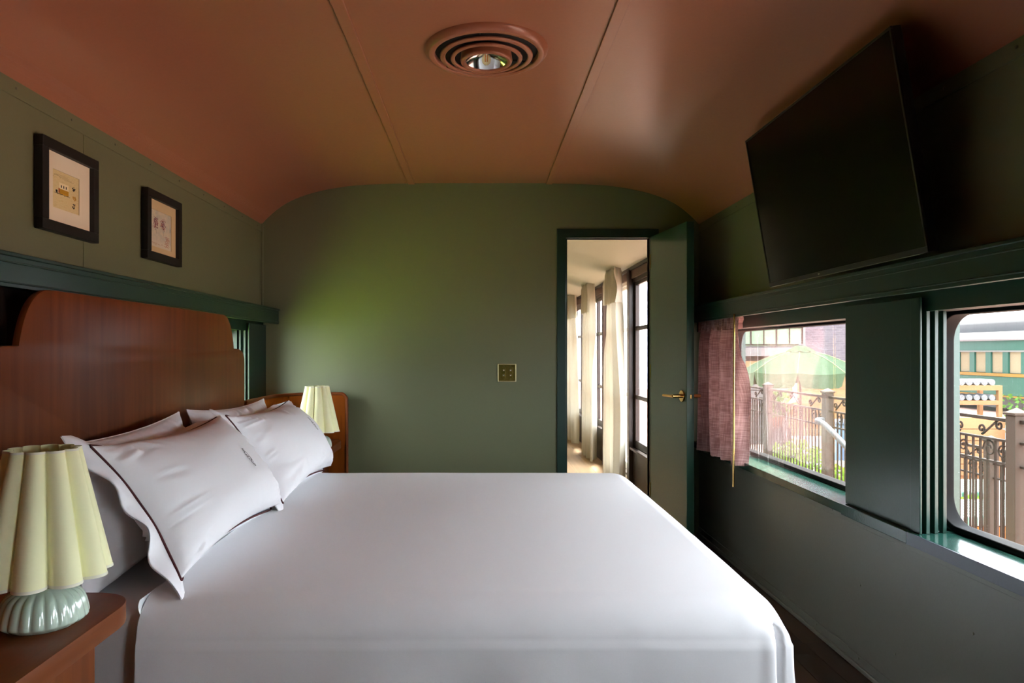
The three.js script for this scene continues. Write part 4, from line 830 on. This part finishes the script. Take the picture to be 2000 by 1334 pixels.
// ---- striped daybeds, table, potted plants
function daybed(label, x, d, turn) {
  const o = thing('daybed', label, 'daybed', [x, G, d], 'striped daybeds in the courtyard');
  part(o, 'mattress', box(x - 0.85, x + 0.85, G + 0.34, G + 0.46, d - 0.5, d + 0.5, 0.03), M.stripe);
  part(o, 'frame', box(x - 0.85, x + 0.85, G + 0.2, G + 0.335, d - 0.5, d + 0.5, 0.01), M.orangeWood);
  for (const a of [-0.75, 0.75]) for (const b of [-0.42, 0.42]) part(o, 'leg', box(x + a - 0.04, x + a + 0.04, G, G + 0.2, d + b - 0.04, d + b + 0.04), M.orangeWood);
}
daybed('striped daybed with orange wood frame, farther one in the courtyard', 6.9, 10.2);
daybed('striped daybed with orange wood frame, nearer one in the courtyard', 6.0, 8.75);
daybed('striped daybed with orange wood frame, behind the right fence post', 8.75, 9.2);
daybed('striped daybed with orange wood frame, behind the far lower fence panel', 6.0, 12.0);
{
  const o = thing('side_table', 'white boxy side table right of the planter box', 'table', [9.5, G, 11.8]);
  part(o, 'table_top', box(9.0, 9.8, -0.02, 0.05, 11.5, 12.2, 0.02), M.tableWhite); part(o, 'table_body', box(9.06, 9.74, G, -0.02, 11.56, 12.14, 0.01), M.tableWhite);
  const c = thing('blue_bin', 'blue grey bin right of the handrail post', 'bin', [7.0, G, 13.6]);
  part(c, 'bin_body', new THREE.CylinderGeometry(0.36, 0.3, 1.0, 4, 1).rotateY(Math.PI / 4).translate(7.0, G + 0.5, -13.6), std(0x3e5a74, 0.6)); part(c, 'bin_lid', box(6.7, 7.3, G + 1.0, G + 1.06, 13.3, 13.9, 0.02), std(0x2c3e50, 0.6));
}
function potted(label, x, d, y0, h, r, m) {
  const o = thing('potted_plant', label, 'plant', [x, y0, d], 'potted plants in the courtyard');
  part(o, 'pot', lathe([[0, 0], [r * 0.7, 0], [r, r * 1.6], [r * 0.9, r * 1.6], [r * 0.85, r * 1.4], [0, r * 1.4]], x, y0, d, 20), M.pot);
  const f = part(o, 'foliage', leaves(240, () => V(x + rr(-1, 1) * r * 1.3, y0 + r * 1.5 + rnd() * h, d + rr(-1, 1) * r * 1.3), 2), m); f.userData.kind = 'stuff';
  part(o, 'stem', cyl(V(x, y0 + r, d), V(x, y0 + r * 1.5 + h * 0.7, d), 0.012, 0.006, 6), M.iron);
}
potted('leafy potted plant on the dark stand below the umbrella', 6.1, 14.6, -0.38, 0.55, 0.14, M.leafDark);
{ const o = thing('plant_stand', 'dark stand holding the leafy potted plant', 'stand', [6.1, G, 14.6]); part(o, 'stand_top', box(5.9, 6.3, -0.42, -0.38, 14.4, 14.8), M.iron); for (const a of [-0.17, 0.17]) for (const b of [-0.17, 0.17]) part(o, 'leg', box(6.1 + a - 0.02, 6.1 + a + 0.02, G, -0.42, 14.6 + b - 0.02, 14.6 + b + 0.02), M.iron); for (const y of [-0.7, -0.95]) part(o, 'tray', box(5.92, 6.28, y, y + 0.03, 14.42, 14.78), M.iron); }
potted('small potted plant on the paving between the daybeds', 6.6, 9.47, G, 0.3, 0.09, M.leaf);
potted('green potted bush near the wheels of the coach', 12.8, 16.8, G, 0.9, 0.3, M.leafDark);

// ---- garden on the left side of the car: hedge and trees behind the lawn
for (let k = 0; k < 6; k++) {
  const d = -3 + k * 3.4, x = -11 - (k % 2) * 1.2;
  const o = thing('garden_tree', ['tree at the left of the lawn, nearest behind the camera', 'second garden tree left of the car', 'third garden tree left of the car', 'fourth garden tree left of the car', 'fifth garden tree left of the car', 'garden tree at the far end of the lawn'][k], 'tree', [x, G, d], 'garden trees left of the car');
  part(o, 'trunk', cyl(V(x, G, d), V(x, 1.2, d), 0.16, 0.1, 8), M.iron);
  const f = part(o, 'foliage', leaves(900, () => { let a, b, c; do { a = rr(-1, 1); b = rr(-1, 1); c = rr(-1, 1); } while (a * a + b * b + c * c > 1); return V(x + a * 1.7, 1.3 + b * 1.6, d + c * 1.7); }, 7), M.leaf); f.userData.kind = 'stuff';
}

scene.traverse((o) => { if (o.isMesh) { o.castShadow = true; o.receiveShadow = true; } });
renderer.render(scene, camera);
